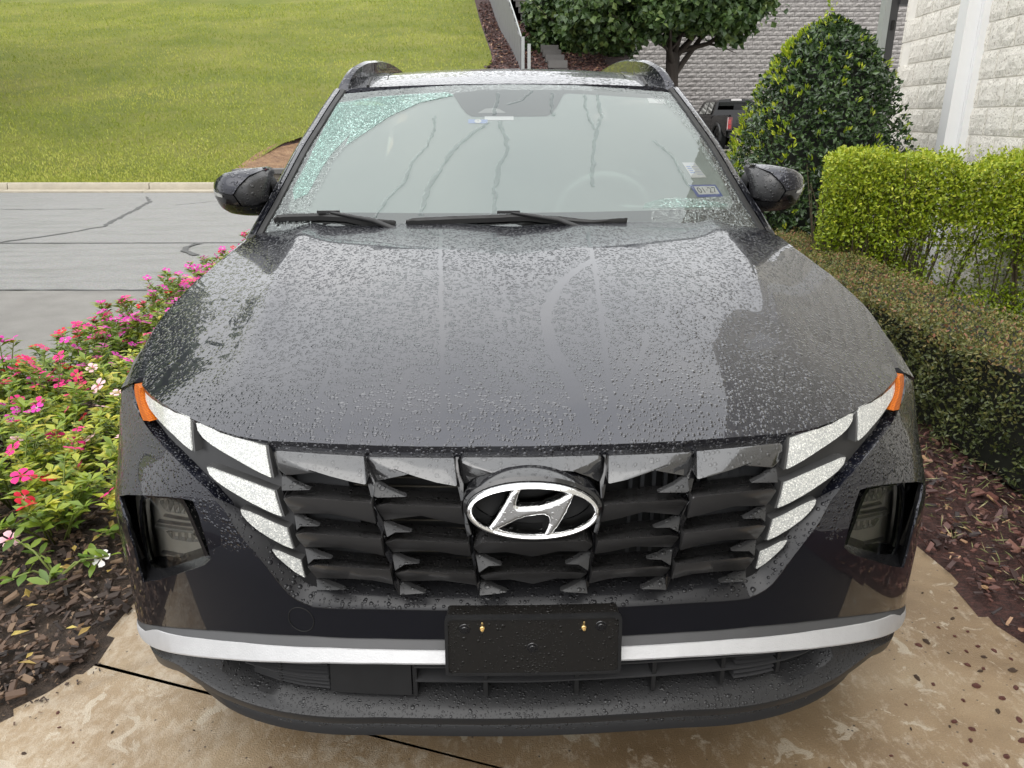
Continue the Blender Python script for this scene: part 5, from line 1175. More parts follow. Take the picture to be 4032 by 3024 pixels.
# --- plate holder
P4=[(-.156,.5905),(.154,.5885),(.157,.463),(-.158,.466)]
def rnd(poly,r,n=4):
    o=[];m_=len(poly)
    for i in range(m_):
        p=np.array(poly[i],float);a=np.array(poly[i-1],float);b=np.array(poly[(i+1)%m_],float)
        u=(a-p)/np.linalg.norm(a-p)*r;v=(b-p)/np.linalg.norm(b-p)*r
        for t_ in np.linspace(0,1,n): o.append(tuple((p+u)*(1-t_)**2+2*p*t_*(1-t_)+(p+v)*t_*t_))
    return o
pl=patch('plate_holder',S,rnd(P4,.008),MAT['plate'] if 'plate' in MAT else MAT['black_plastic'],CAR,step=.02,d=.036,skirt=.0,ang=40)
plastic('plate',(.012,.011,.010),.36,140.,.45); pl.data.materials.clear(); pl.data.materials.append(MAT['plate'])
c4=np.array(P4).mean(0); patch('plate_rim',S,rnd([tuple(c4+(np.array(p)-c4)*1.012) for p in P4],.009),MAT['black_plastic'],pl,holes=[rnd([tuple(c4+(np.array(p)-c4)*np.array([.975,.94])) for p in P4],.008)],step=.03,d=.0385,skirt=.028,hole_skirt=.034,ang=40)
for i,(s_,z,*_) in enumerate(FE['screws']):
    p=S(np.array(s_),np.array(z),.036)
    if i<2:
        mb=MB().disc(tuple(p),.0045,(0,-1,.1),.004,12,.001); mb.disc(tuple(p+np.array([0,-.004,0])),.0034,(0,-1,.1),.004,6,.0005); mb.box(tuple(p+np.array([0,-.0082,0])),(.0042,.0006,.0010)); mb.box(tuple(p+np.array([0,-.0084,0])),(.0010,.0006,.0042)); mb.disc(tuple(p+np.array([0,-.002,.008])),.0018,(0,-.3,1),.006,8); mb.build('screw',MAT['gold_screw'],pl,ang=30)
    else:
        mb=MB().disc(tuple(p),.0105,(0,-1,0),.0012,20,.0008); mb.disc(tuple(p),.006,(0,-1,0),.0035,14,.001); mb.build('clip',MAT['gloss_black'],pl,ang=30)
# --- windshield
gs_=FE['glass_side'];gt=FE['glass_top']
gL=[(-.83,-.08)]+[tuple(p) for p in gs_]+[tuple(p) for p in gt[1:]]
wip=[(-.62,-.06),(-.655,.13),(-.625,.28),(-.60,.42),(-.565,.52),(-.50,.625),(-.425,.738),(-.32,.85),(-.21,.925),(-.10,.955),(.25,.962),(.53,.95),(.60,.80),(.645,.60),(.675,.42),(.716,.275),(.722,.178),(.60,.172),(.50,.18),(.44,.14),(.43,-.06)]
patch('windshield',W,wip,MAT['windshield_glass'],CAR,step=.05,ang=0)
gfull=gL+mir(gL)[::-1]
patch('windshield_edge',W,gfull,MAT['beaded_glass'],CAR,holes=[[(x,t) for x,t in wip if t>-.05]+[(.43,-.045),(-.62,-.045)]],step=.05,ang=0)
fi=[tuple(p) for p in FE['frit_in']]; fh=fi+mir(fi)[::-1]
for k in('drops_patch','drops_patch2'): patch('rain_beads',W,[tuple(p) for p in (FE[k] if k=='drops_patch' else [(x-.012,.1176+(t-.1176)*.66) for x,t in FE[k]])],MAT['teal_beads' if k=='drops_patch' else 'teal_faint'],CAR,step=.05,d=.0012,ang=0)
patch('haze_layer',W,gfull,MAT['haze_layer'],CAR,step=.06,d=-.009,ang=0)  # milky diffuse sheet: the bright haze on the glass, put into colour
patch('black_border',W,gfull,MAT['frit'],CAR,holes=[fh],step=.05,d=-.005,ang=0)
mk=lambda n,k,mn,d,par=CAR: patch(n,W,[tuple(p) for p in FE[k]],MAT[mn],par,step=.03,d=d,ang=0)
mk('camera_window','camera_window','pale_blue' if False else 'interior_grey',-.003)
mk('toll_tag','tag','paper_white',-.007); tl=mk('toll_sticker','toll','pale_blue',-.0065)
c=np.mean([p[:2] for p in FE['toll']],0); patch('sticker_disc',W,[(c[0]+.0125*math.cos(q),c[1]+.0155*math.sin(q)) for q in np.linspace(0,2*math.pi,20)[:-1]],MAT['paper_white'],tl,step=.02,d=-.0055,ang=0)
mk('corner_label','stick_top','paper_white',-.0065)
fl=mk('striped_sticker','stick_flag','paper_white',-.0065)
def bil(Q,u,v): # corners TL,TR,BR,BL
    a,b,c_,d_=[np.array(p[:2]) for p in Q]; return (a*(1-u)+b*u)*(1-v)+(d_*(1-u)+c_*u)*v
Q=FE['stick_flag']
for k in range(4): patch('sticker_stripe',W,[tuple(bil(Q,u,v)) for u,v in((.10,.26+.13*k),(.42,.26+.13*k),(.42,.33+.13*k),(.10,.33+.13*k))],MAT['pale_blue'],fl,step=.02,d=-.0055,ang=0)
for k in range(5): patch('sticker_stripe',W,[tuple(bil(Q,u,v)) for u,v in((.5,.12+.17*k),(.94,.12+.17*k),(.94,.135+.17*k),(.5,.135+.17*k))],MAT['pale_blue'],fl,step=.02,d=-.0055,ang=0)
Q=FE['stick_insp']; ip=mk('inspection_sticker','stick_insp','blue_print',-.0065)
patch('sticker_face',W,[tuple(bil(Q,u,v)) for u,v in((.11,.15),(.92,.15),(.92,.80),(.11,.80))],MAT['paper_white'],ip,step=.03,d=-.0058,ang=0)
def text_on(txt,Q,u0,u1,v0,v1,d,matn,name,par):
    cu=bpy.data.curves.new('t','FONT'); cu.body=txt; to=bpy.data.objects.new('t',cu); COL.objects.link(to)
    dg=bpy.context.evaluated_depsgraph_get(); me=bpy.data.meshes.new_from_object(to.evaluated_get(dg)); bpy.data.objects.remove(to)
    V=np.array([tuple(v.co) for v in me.vertices]);F=[list(p.vertices) for p in me.polygons]
    lo,hi=V.min(0),V.max(0);u=(V[:,0]-lo[0])/(hi[0]-lo[0]);v=(V[:,1]-lo[1])/(hi[1]-lo[1])
    P=np.array([bil(Q,u0+(u1-u0)*a,v1+(v0-v1)*b) for a,b in zip(u,v)])
    return mesh(name,W(P[:,0],P[:,1],d),F,MAT[matn],par,False)
text_on('01·27',Q,.16,.88,.26,.70,-.0048,'ink','date_print',ip)
text_on('T',FE['toll'],.47,.55,.25,.75,-.0046,'ink','letter_print',tl)
mk('paper_slip','paper','paper_white',-.012)
def streak(k,wd):
    P=densify([tuple(p) for p in FE[k]],.02,False); V=[];rr=random.Random(hash(k)%97); 
    P=[(p[0]+rr.uniform(-.004,.004),p[1]) for p in P]; rows=[[],[]]
    for i,p in enumerate(P):
        ww=wd*(.6+.8*rr.random()); 
        for j,sg in enumerate((-1,1)): rows[j].append(tuple(W(np.array(p[0]+sg*ww),np.array(p[1]),.0025)))
    MB().grid(rows).build('water_streak',MAT['water'],CAR,ang=0)
for k,wd in(('st0',.0075),('st1',.007),('st2',.0045),('st3',.0065),('st4',.0045),('st5',.006),('st6',.004),('st7',.006),('st8',.006)): streak(k,wd)
# wipers
def wiper(topk,sg=1):
    P=np.array([p for k in topk for p in FE[k][(1 if 'r' not in k else 0):]]);P=P[np.argsort(P[:,0])];x=np.linspace(P[0,0],P[-1,0],40);tp_=np.interp(x,P[:,0],P[:,1])
    f=np.linspace(0,1,40);th=.010*np.clip(np.minimum(f/.05,(1-f)/.25),.25,1)
    wb=empty('wiper',(0,0,0),parent=CAR)
    rows=[[tuple(q) for q in W(x,tp_-.012,.004)],[tuple(q) for q in W(x,tp_-.008,.010)],[tuple(q) for q in W(x,tp_-.014,.018)],[tuple(q) for q in W(x,tp_-.016-th,.016)],[tuple(q) for q in W(x,tp_-.022-th,.003)]]
    MB().grid(rows).build('blade',MAT['rubber'],wb,ang=40)
    i=int(40*(.47 if len(topk)==1 else .45)); a=W(np.array(x[i]),np.array(tp_[i]),.03); 
    mb=MB(); mb.box(tuple(a+np.array([0,0,-.012])),(.07,.012,.008))
    b=W(np.array(x[i]+.15),np.array(tp_[i]-.055),.026); e=W(np.array(x[i]+.30),np.array(tp_[i]-.13),.01)
    mb.tube([tuple(a+np.array([0,0,-.012])),tuple(a*.5+b*.5+np.array([0,0,-.006])),tuple(b),tuple(e)],[.004,.006,.008,.010],8); mb.build('arm',MAT['black_plastic'],wb,ang=50)
wiper(['wiper1']); wiper(['wiper2','wiper2r'])
# cowl below the glass
rows=[[tuple(q) for q in W(np.linspace(-.84,.84,30),np.full(30,t_),d_)] for t_,d_ in((-.02,.004),(-.06,.012),(-.12,-.01))]
MB().grid(rows).build('cowl',MAT['black_plastic'],CAR,ang=0)
# --- A pillars, roof, rails
tt=np.linspace(-.12,1.02,40); sx_=np.interp(tt,[p[1] for p in gs_],[p[0] for p in gs_]); sx_[tt<.0528]=-.785-(.0528-tt[tt<.0528])*.22; sx_[tt>.98]=-.6241+(tt[tt>.98]-.98)*.1
def pillar(sg):
    base=W(-sg*-1*sx_*-1 if False else sx_*(1 if sg<0 else -1),tt,0); s=sg
    def offr(dx,dy,dz): return [tuple(b+np.array([s*dx,dy,dz])) for b in base]
    MB().grid([offr(-.006,-.002,-.004),offr(-.002,-.004,.004),offr(.010,.004,.007),offr(.018,.012,.004),offr(.020,.02,-.01)]).build('pillar_moulding',MAT['rubber'],CAR,ang=40)
    MB().grid([offr(.0185,.016,-.006),offr(.0205,.014,.007),offr(.034,.026,.010),offr(.047,.048,.006)]).build('pillar',MAT['paint_pillar'],CAR,ang=60)
    MB().grid([offr(.0475,.050,.002),offr(.050,.052,.006),offr(.062,.080,.000),offr(.070,.120,-.020),offr(.071,.17,-.05)]).build('door_frame',MAT['paint_pillar'],CAR,ang=60)
both(pillar)
def RZ(x,y,d=0.):
    x=np.asarray(x,float);y=np.asarray(y,float);a=np.abs(x)
    z=np.interp(y,[1.84,1.9,2.0,2.1,2.2,2.35,2.5,2.7,3.1,3.6,4.0,4.3],[1.536,1.5535,1.575,1.592,1.606,1.621,1.631,1.637,1.642,1.625,1.59,1.545])-.072*x*x-.9*np.clip(a-.56,0,1)**2*4
    return np.stack([x,y,z+d],-1)
fr=[(p[0],float(W(np.array(p[0]),np.array(p[1]))[1])+.012) for p in gt]+[]
rl=[(-.635,1.93)]+fr[1:]; rside=[(-.60,4.3),(-.665,3.4),(-.672,2.6),(-.66,2.15)]
Lr=rside+rl+[(0,1.865)]
sunr=[(-.47,2.03),(-.485,2.2),(-.47,3.2),(.47,3.2),(.485,2.2),(.47,2.03),(.2,2.005),(-.2,2.005)]
patch('roof',RZ,Lr+mir(Lr[:-1])[::-1],MAT['paint_roof'],CAR,holes=[sunr],step=.05,skirt=-.02,hole_skirt=-.01,ang=60)
patch('sunroof',RZ,[(x*.994,2.6+(y-2.6)*.995) for x,y in sunr],MAT['paint_roof'],CAR,step=.05,d=-.001,skirt=-.012,ang=60)
for sg in(-1,1): # roof ditch moulding
    MB().tube([tuple(RZ(np.array(sg*x),np.array(y),.002)) for x,y in((.528,1.905),(.545,2.1),(.55,2.6),(.54,3.4),(.50,4.2))],.006,6).build('roof_moulding',MAT['rubber'],CAR)
    path=[(.636,1.945,1.515),(.626,1.985,1.560),(.603,2.05,1.606),(.578,2.15,1.634),(.566,2.3,1.648),(.568,2.6,1.668),(.572,3.0,1.678),(.575,3.5,1.668),(.575,3.9,1.635),(.572,4.1,1.585)]
    P=np.array(catmull([p for p in path],5)); wd=np.interp(np.arange(len(P)),[0,6,20,len(P)],[.020,.016,.014,.012]); rows=[[],[],[],[],[]]
    for p,h_ in zip(P,wd):
        for i,(dx,dz) in enumerate(((-h_,-.20),(-h_,-.004),(0,.003),(h_,-.004),(h_,-.20))):
            q=p+np.array([dx,0,dz]); 
            if dz<-.1: q[2]=min(p[2]-.004,float(RZ(np.array(p[0]),np.array(max(p[1],1.86)))[2])-.01)
            rows[i].append((sg*q[0],q[1],q[2]))
    MB().grid(rows).build('roof_rail',MAT['paint_pillar'],CAR,ang=40)
    # cant rail between roof and side window
    rows=[]
    for k,(dx,dz) in enumerate(((.0,.0),(.02,-.03),(.022,-.06),(.0,-.075))):
        rows.append([(sg*(np.interp(y,[1.9,2.6,3.6,4.3],[.655,.672,.665,.60])+dx),y,float(RZ(np.array(.655),np.array(y))[2])+dz) for y in np.linspace(1.95,4.3,20)])
    MB().grid(rows).build('cant_rail',MAT['paint'],CAR,ang=50)
# tail
rows=[[(x*.58/.9,4.28,1.545-.06*x*x) for x in np.linspace(-.9,.9,15)],[(x*.62/.9,4.36,1.50-.05*x*x) for x in np.linspace(-.9,.9,15)],[(x*.86/.9,4.50,1.09) for x in np.linspace(-.9,.9,15)],[(x,4.56-.10*x*x,1.02) for x in np.linspace(-.925,.925,15)],[(x,4.58-.10*x*x,.7) for x in np.linspace(-.93,.93,15)],[(x,4.58-.12*x*x,.35) for x in np.linspace(-.92,.92,15)]]
MB().grid(rows).build('tailgate',MAT['paint'],CAR,ang=40)
# --- mirrors
def mirror(sg):
    mr=empty('wing_mirror',(0,0,0),parent=CAR)
    def MS(x,z,d=0.):
        x=np.asarray(x,float);z=np.asarray(z,float); r2=np.abs((np.abs(x)-.893)/.106)**2.5+np.abs((z-1.194)/.086)**2.5
        return np.stack([x,1.485-.125*np.sqrt(np.clip(1-r2,.02,1))+.25*np.maximum(0,np.abs(x)-.93)-d,z],-1)
    for nm,k,mn,d in(('mirror_cap','mir_cap','paint_pillar',.004),('mirror_body','mir_low','gloss_black',.001),('mirror_inner','mir_in','black_satin',-.006),('mirror_base','mir_base','black_satin',-.010),('indicator','mir_lamp','lamp_rim',.0065)):
        patch(nm,MS,[(-sg*abs(p[0])*-1,p[1]) for p in FE[k]],MAT[mn],mr,step=.010,d=d,skirt=d-.012 if k=='mir_lamp' else -.05,ang=55)
    q=np.linspace(0,2*math.pi,28,endpoint=False); pw=lambda v: math.copysign(abs(v)**.8,v)
    rows=[[(sg*(.893+a*pw(math.cos(t_))),y,1.194+b*pw(math.sin(t_))) for t_ in q] for a,b,y in((.088,.064,1.47),(.093,.070,1.50),(.090,.068,1.545))]
    mb=MB().grid(rows,close=True); mb.F.append([56+i for i in range(28)]); mb.build('mirror_back',MAT['black_plastic'],mr,ang=40)
    MB().tube([(sg*.83,1.49,1.135),(sg*.80,1.53,1.10),(sg*.78,1.56,1.07)],[.024,.03,.034],10).build('mirror_stalk',MAT['black_plastic'],mr)
plastic('black_satin',(.016,.016,.017),.32,110.,.55,.3)
both(mirror)
# --- interior
rows=[[(x,1.25+.16*x*x,1.055) for x in np.linspace(-.75,.75,16)],[(x,1.50,1.06) for x in np.linspace(-.75,.75,16)],[(x,1.78,1.03) for x in np.linspace(-.74,.74,16)],[(x,1.86,.96) for x in np.linspace(-.74,.74,16)],[(x,1.86,.55) for x in np.linspace(-.74,.74,16)]]
MB().grid(rows).build('dashboard',MAT['interior_dark'],CAR,ang=50)
MB().box((0,2.9,.42),(1.5,2.6,.08)).build('cabin_floor',MAT['interior_dark'],CAR,smooth=False)
rows=[[(x,y,float(RZ(np.array(x),np.array(y))[2])-.05) for x in np.linspace(-.6,.6,10)] for y in np.linspace(1.95,4.2,12)]
MB().grid(rows).build('headliner',MAT['interior_grey'],CAR,ang=0)
def seat(x,y,w_=.50,back=.62):
    st=empty('seat',(0,0,0),parent=CAR)
    def pad(nm,c,d,rx=0,n=3):
        V=[];mb=MB();r=[]
        for k,q in enumerate(np.linspace(-1,1,9)):
            row=[]
            for a in np.linspace(0,2*math.pi,16,endpoint=False):
                ca,sa=math.cos(a),math.sin(a); e=.5; sx1=math.copysign(abs(ca)**e,ca)*d[0]/2*(1-abs(q)**6*.25); sy1=math.copysign(abs(sa)**e,sa)*d[1]/2*(1-abs(q)**6*.3)
                v=Matrix.Rotation(rx,3,'X')@Vector((sx1,sy1,q*d[2]/2)); row.append((c[0]+v.x,c[1]+v.y,c[2]+v.z))
            r.append(row)
        mb.grid(r,close=True); mb.F.append(list(range(16))[::-1]); mb.F.append([8*16+i for i in range(16)]); mb.build(nm,MAT['interior_dark'],st,ang=60)
    pad('cushion',(x,y-.3,.58),(w_,.52,.18)); pad('backrest',(x,y,.90),(w_,.16,back),-.22); pad('headrest',(x,y+.09,1.31),(w_*.56,.10,.19),-.15)
seat(-.38,2.42); seat(.38,2.42); seat(-.42,3.3); seat(.42,3.3)
sw=[(.38+.185*math.cos(q),1.93-.055*math.sin(q)*1.1,1.045+.165*math.sin(q)) for q in np.linspace(0,2*math.pi,40)]
wlr=empty('steering_wheel',(0,0,0),parent=CAR); MB().tube(sw,.015,8,False).build('rim',MAT['wheel_grey'],wlr)
mb=MB().disc((.38,1.92,1.045),.06,(0,.9,.35),.05,16,.01); mb.box((.38,1.935,1.04),(.32,.02,.03)); mb.build('hub',MAT['interior_dark'],wlr,ang=40)
MB().box((0,1.98,1.44),(.24,.035,.065)).build('rear_view_mirror',MAT['interior_dark'],CAR,ang=30)
mb=MB()
for dx,z0 in((-.01,1.26),(.012,1.18)): mb.box((dx,2.02,z0),(.03,.004,.02))
mb.tube([(0,2.0,1.40),(.004,2.02,1.27),(.01,2.02,1.19)],.002,5); mb.build('hanging_tag',MAT['paper_white'],CAR,ang=0)
for sg in(-1,1): MB().tube([(sg*.60,2.45,1.20),(sg*.58,2.35,1.38),(sg*.55,2.3,1.47)],.012,6).build('grab_handle',MAT['interior_grey'],CAR)
for dx in(-.30,-.50): MB().box((dx,2.55,1.20),(.008,.01,.11)).build('belt_guide',MAT['paper_white'],CAR,ang=0)
# ================================================================== PICKUP, FLOWERS, CHIPS
simple('truck_paint',(.004,.004,.005),.2,bump=0,coat=.15,coat_rough=.04); simple('truck_trim',(.022,.023,.024),.4); glass('truck_glass',(.06,.065,.07),1.6)
simple('tail_red',(.45,.012,.015),.15,coat=1.); simple('tail_dark',(.16,.01,.012),.2,coat=1.); simple('clear_lens',(.75,.72,.70),.15,coat=1.)
TK=empty('pickup_truck',(10.66,31.4,0),'black four-door pickup seen from behind, parked by the grey block wall','truck',rz=R(2)); TK.scale=(1.04,1.04,1.06)
def tb(name,rows,mn,ang=35,close=False): return MB().grid(rows,close=close).build(name,MAT[mn],TK,ang=ang)
# local frame: x right, y forward (away), tail at y=0
def sect(pts,ys_): return [[(x,y,z) for x,z in pts] for y in ys_]
hw=1.0
bedp=[(-hw+.04,.55),(-hw,.75),(-hw,1.15),(-hw+.06,1.32),(-hw+.14,1.34),(-hw+.16,1.28)]
rows=[[(x,y,z) for x,z in bedp] for y in(.0,.35,1.2,2.0)]
for sg in(-1,1): MB().grid([[( -sg*-x if False else sg*-x*-1*(-1),y,z) for x,y,z in r] for r in rows]).build('bed_side',MAT['truck_paint'],TK,ang=40)
rows=[[(x,-.02-.03*(1-(z-.9)**2*5),z) for x in np.linspace(-.80,.80,5)] for z in(.62,.75,.95,1.10,1.28,1.34)]
MB().grid(rows).build('tailgate',MAT['truck_paint'],TK,ang=40)
mb=MB(); mb.box((0,-.06,1.12),(1.2,.03,.035)); mb.box((0,-.06,1.02),(1.2,.03,.035)); mb.box((-.35,-.065,1.08),(.10,.04,.08)); mb.build('tailgate_trim',MAT['truck_trim'],TK,ang=30)
mb=MB(); mb.box((0,-.16,.60),(1.86,.24,.20)); mb.build('rear_bumper',MAT['truck_trim'],TK,ang=30)
for sg in(-1,1):
    tlm=empty('tail_light',(sg*.90,-.03,1.03),parent=TK)
    mb=MB().box((0,0,0),(.20,.10,.46)); mb.build('lens',MAT['tail_dark'],tlm,ang=30); MB().box((.02*sg,-.052,.06),(.13,.012,.17)).build('lamp',MAT['tail_red'],tlm,ang=30)
    MB().box((-.02,-.052,-.12),(.15,.012,.14)).build('reverse_lamp',MAT['tail_red'],tlm,ang=30); MB().box((-.085*sg*-1,-.054,0),(.018,.014,.44)).build('bezel',MAT['clear_lens'],tlm,ang=30)
    # flared arch and wheel
    q=np.linspace(-.15,math.pi+.15,20); rows=[[(sg*xx,1.15+r_*math.cos(a),.46+r_*math.sin(a)) for a in q] for xx,r_ in((.97,.60),(1.06,.58),(1.07,.50),(1.02,.47))]
    MB().grid(rows).build('arch_flare',MAT['truck_trim'],TK,ang=40)
    for cy in(1.15,4.85):
        rows=[[(sg*xx,cy+r_*math.cos(a),.43+r_*math.sin(a)) for a in np.linspace(0,2*math.pi,28,endpoint=False)] for xx,r_ in((.72,.30),(.70,.40),(.78,.43),(.94,.43),(1.01,.40),(1.0,.27),(.94,.25),(.94,.02))]
        MB().grid(rows,close=True).build('wheel',MAT['tyre'],TK,ang=40)
# cab
cb=[(-.96,1.10),(-.97,1.30),(-.93,1.36),(-.78,1.86),(-.66,1.93),(-.30,1.96),(.30,1.96),(.66,1.93),(.78,1.86),(.93,1.36),(.97,1.30),(.96,1.10)]
rows=[[(x,y+(.10*(1.9-z) if k==0 else 0)*-1+(0 if k<2 else (1.93-z)*1.0*(z>1.3)*1.0),z) for x,z in cb] for k,y in enumerate((2.05,2.15,3.6,3.9))]
MB().grid([rows[0],rows[1],rows[2],rows[3]]).build('cab',MAT['truck_paint'],TK,ang=40)
rb=rows[0]; mesh('cab_back',rb+[(0,2.1,1.10)],[list(range(12))],MAT['truck_paint'],TK,False)
bw=[(-.80,2.03,1.37),(.80,2.03,1.37),(.69,1.985,1.84),(-.69,1.985,1.84)]
o=mesh('rear_window',bw,[[0,1,2,3]],MAT['truck_glass'],TK,False)
mesh('sliding_pane',[(-.08,2.02,1.46),(.30,2.02,1.46),(.30,1.99,1.76),(-.08,1.99,1.76)],[[0,1,2,3]],MAT['truck_trim'],o,False)
MB().box((0,2.0,1.925),(.44,.05,.07)).build('brake_lamp',MAT['clear_lens'],TK,ang=30)
for sg in(-1,1):
    mesh('side_window',[(sg*.955,2.25,1.38),(sg*.955,2.95,1.38),(sg*.80,2.95,1.84),(sg*.80,2.30,1.84)],[[0,1,2,3]],MAT['truck_glass'],TK,False)
    mesh('side_window',[(sg*.958,3.05,1.38),(sg*.958,3.95,1.38),(sg*.80,3.55,1.84),(sg*.80,3.05,1.84)],[[0,1,2,3]],MAT['truck_glass'],TK,False)
    MB().box((sg*.93,3.2,.88),(.12,2.3,.80)).build('door_skin',MAT['truck_paint'],TK,ang=30)
mb=MB(); mb.box((0,4.9,.98),(1.84,1.9,.62)); mb.build('bonnet',MAT['truck_paint'],TK,ang=30); MB().box((0,3.0,.62),(1.5,5.6,.25)).build('chassis',MAT['tyre'],TK,smooth=False)
mb=MB(); mb.box((9.5,29.5,.06),(9,.3,.16)); o=mb.build('far_kerb',MAT['kerb_concrete'],None,ang=30); o['kind']='structure'
mb=MB(); mb.tube([(7.2,30.5,-.1),(7.5,30.55,.22),(8.3,30.6,.22),(8.7,30.65,-.1)],.12,8); o=mb.build('parking_stop',MAT['kerb_concrete'],None,ang=40); tag(o,'low concrete parking stop on the ground behind the black pickup','parking stop')
# ---- bedding flowers
leafmat('vinca_leaf',[(0,(.05,.10,.016)),(.35,(.11,.19,.025)),(.65,(.23,.32,.03)),(.88,(.42,.45,.04)),(1,(.60,.54,.08))],.38,.3,.5)
def petalmat(name,c,eye):
    m=M(name); r_=m.node('ShaderNodeAttribute',attribute_name='rnd').outputs['Fac']; cc=m.ramp(r_,[(0,eye),(.16,eye),(.34,c),(1,tuple(min(1,x*1.12) for x in c))])
    p=m.bsdf(color=cc,rough=.55,spec=.3); t_=m.node('ShaderNodeBsdfTranslucent',{'Color':cc}).outputs[0]; x=m.node('ShaderNodeMixShader',{0:.3}); m.link(p,x.inputs[1]); m.link(t_,x.inputs[2]); MAT[name]=m.done(x.outputs[0])
petalmat('petal_magenta',(.66,.05,.40),(.85,.55,.75)); petalmat('petal_rose',(.72,.03,.16),(.5,.01,.08)); petalmat('petal_red',(.62,.012,.035),(.85,.3,.35)); petalmat('petal_white',(.86,.84,.80),(.75,.72,.35)); petalmat('petal_pink',(.88,.55,.60),(.80,.03,.22)); petalmat('petal_hotpink',(.80,.035,.24),(.55,.01,.10))
simple('flower_stem',(.16,.20,.04),.6,var=.3); simple('dry_stem',(.22,.16,.08),.7)
def flowermesh(mn,seed):
    rr=np.random.default_rng(seed);V=[];F=[];C=[];pet=np.linspace(0,2*math.pi,6)[:-1]
    V.append((0,0,0));C.append(0.)
    for a in pet:
        a+=rr.normal(0,.05);b=len(V);w_=.52;ln=1+rr.normal(0,.06);dr=rr.normal(0,.12)
        for r_,da,z in((.32,-.30,.04),(.32,.30,.04),(.72,-w_,.07+dr*.5),(.70,0,.12+dr*.5),(.72,w_,.04+dr*.5),(1.0,-.34,.02+dr),(1.05,0,.05+dr),(1.0,.36,.0+dr)):
            V.append((ln*r_*math.cos(a+da),ln*r_*math.sin(a+da),z));C.append(min(1,r_))
        F+=[[0,b,b+3],[0,b+3,b+1],[b,b+2,b+3],[b+1,b+3,b+4],[b+2,b+5,b+6],[b+2,b+6,b+3],[b+3,b+6,b+7],[b+3,b+7,b+4]]
    V=np.array(V)*.0285
    return fastmesh('flower',V,F,MAT[mn],True,C)
FM={mn:[flowermesh(mn,s) for s in range(3)] for mn in('petal_magenta','petal_rose','petal_red','petal_white','petal_pink','petal_hotpink')}
def plantmesh(seed,h=.27,n=190,spread=.18,yellow=0.):
    rr=np.random.default_rng(seed);ns=11;stem=MB();P=[];D=[];N=[];rv=[];tips=[]
    for k in range(ns):
        a=2*math.pi*k/ns+rr.normal(0,.3);rad=spread*(.25+.75*rr.random());hh=h*(.55+.5*rr.random())*(1.12-.5*(rad/spread)**2)
        e=np.array([rad*math.cos(a),rad*math.sin(a),hh]);b=np.array([.03*math.cos(a),.03*math.sin(a),0]);m_=b*.45+e*.55+np.array([0,0,.03])
        stem.tube([tuple(b),tuple(m_),tuple(e)],[.0035,.003,.002],5);tips.append(e)
        nl=n//ns
        for q in range(nl):
            f=.28+.72*(q/(nl-1)) if nl>1 else 1; c=(b*(1-f)**2+2*m_*f*(1-f)+e*f*f); an=q*2.4+rr.normal(0,.4)
            d=np.array([math.cos(an),math.sin(an),.25+.35*f+rr.normal(0,.15)]); P.append(c);D.append(d);N.append(np.array([0,0,1])+rr.normal(0,.25,3)); rv.append(np.clip(.18+.34*rr.random()+.30*f*rr.random()+yellow*rr.random()+(.35 if rr.random()<.05 else 0),0,1))
        for q in range(4):
            an=q*math.pi/2+rr.normal(0,.2);P.append(e);D.append(np.array([math.cos(an),math.sin(an),.35]));N.append(np.array([0,0,1.]));rv.append(np.clip(.35+.3*rr.random()+yellow*.6,0,1))
    P=np.array(P);n_=len(P);o=leaves('tmp',P,np.array(D),np.array(N),.058*(.55+.6*rr.random(n_)),MAT['vinca_leaf'],None,wr=.44,cup=.055,bend=.10,rnd=np.array(rv))
    lm=o.data;bpy.data.objects.remove(o);so_=stem.build('tmp',MAT['flower_stem'],None,ang=0);sm_=so_.data;bpy.data.objects.remove(so_)
    return lm,sm_,tips
PV=[plantmesh(s,yellow=y) for s,y in((1,0),(2,.15),(3,.45),(4,.1),(5,.5),(6,.25))]
rg=np.random.default_rng(77)
edgeX=lambda y: np.interp(y,[.4,.66,.87,1.2,2.5,8],[-1.36,-1.25,-1.24,-1.2,-1.2,-1.6])
farX=lambda y: np.interp(y,[.4,1.5,3.0,5.4,8],[-3.2,-2.75,-2.6,-2.55,-2.55])
spots=[]
yy=1.36
while yy<7.2:
    x=farX(yy)+.05+rg.random()*.1
    while x<min(edgeX(yy)-.12,-1.02-.0):
        spots.append((x+rg.normal(0,.05),yy+rg.normal(0,.07))); x+=.225+.05*rg.random()
    yy+=.205+.03*yy*.3
USED=set()
names={'petal_magenta':'magenta','petal_rose':'rose','petal_red':'red','petal_white':'white','petal_pink':'pale pink','petal_hotpink':'hot pink'}
def add_plant(x,y,col,nf,label,sc=1.,v=None,group='bedding flowers in the bed beside the car',big=1.):
    NUM=['no','one','two','three','four','five','six','seven','eight','nine','ten','eleven']
    label=label.replace('#',NUM[min(nf,11)]); alt=[label]+[label.replace('bedding plant',a+' bedding plant') for a in('tall','low','yellowish','dark-leaved','bushy','leaning','narrow','broad','ragged','fresh green')]
    label=next((a for a in alt if a not in USED),label); USED.add(label)
    lm,sm_,tips=PV[v if v is not None else rg.integers(0,6)]
    t=empty('flowering_plant',(x,y,.012),label,'flower plant',group,rz=rg.random()*6.28); t.scale=(sc,sc,sc)
    o=link('leaves',lm,t);o['kind']='stuff'; link('stems',sm_,t)
    for k in rg.permutation(len(tips))[:nf]:
        f=link('flower',FM[col][rg.integers(0,3)],t,tuple(tips[k]+np.array([0,0,.022]))); f.rotation_euler=(rg.normal(0,.35)+.15,rg.normal(0,.35),rg.random()*6.28); s1=big*(.8+.35*rg.random()); f.scale=(s1,s1,s1)
    return t
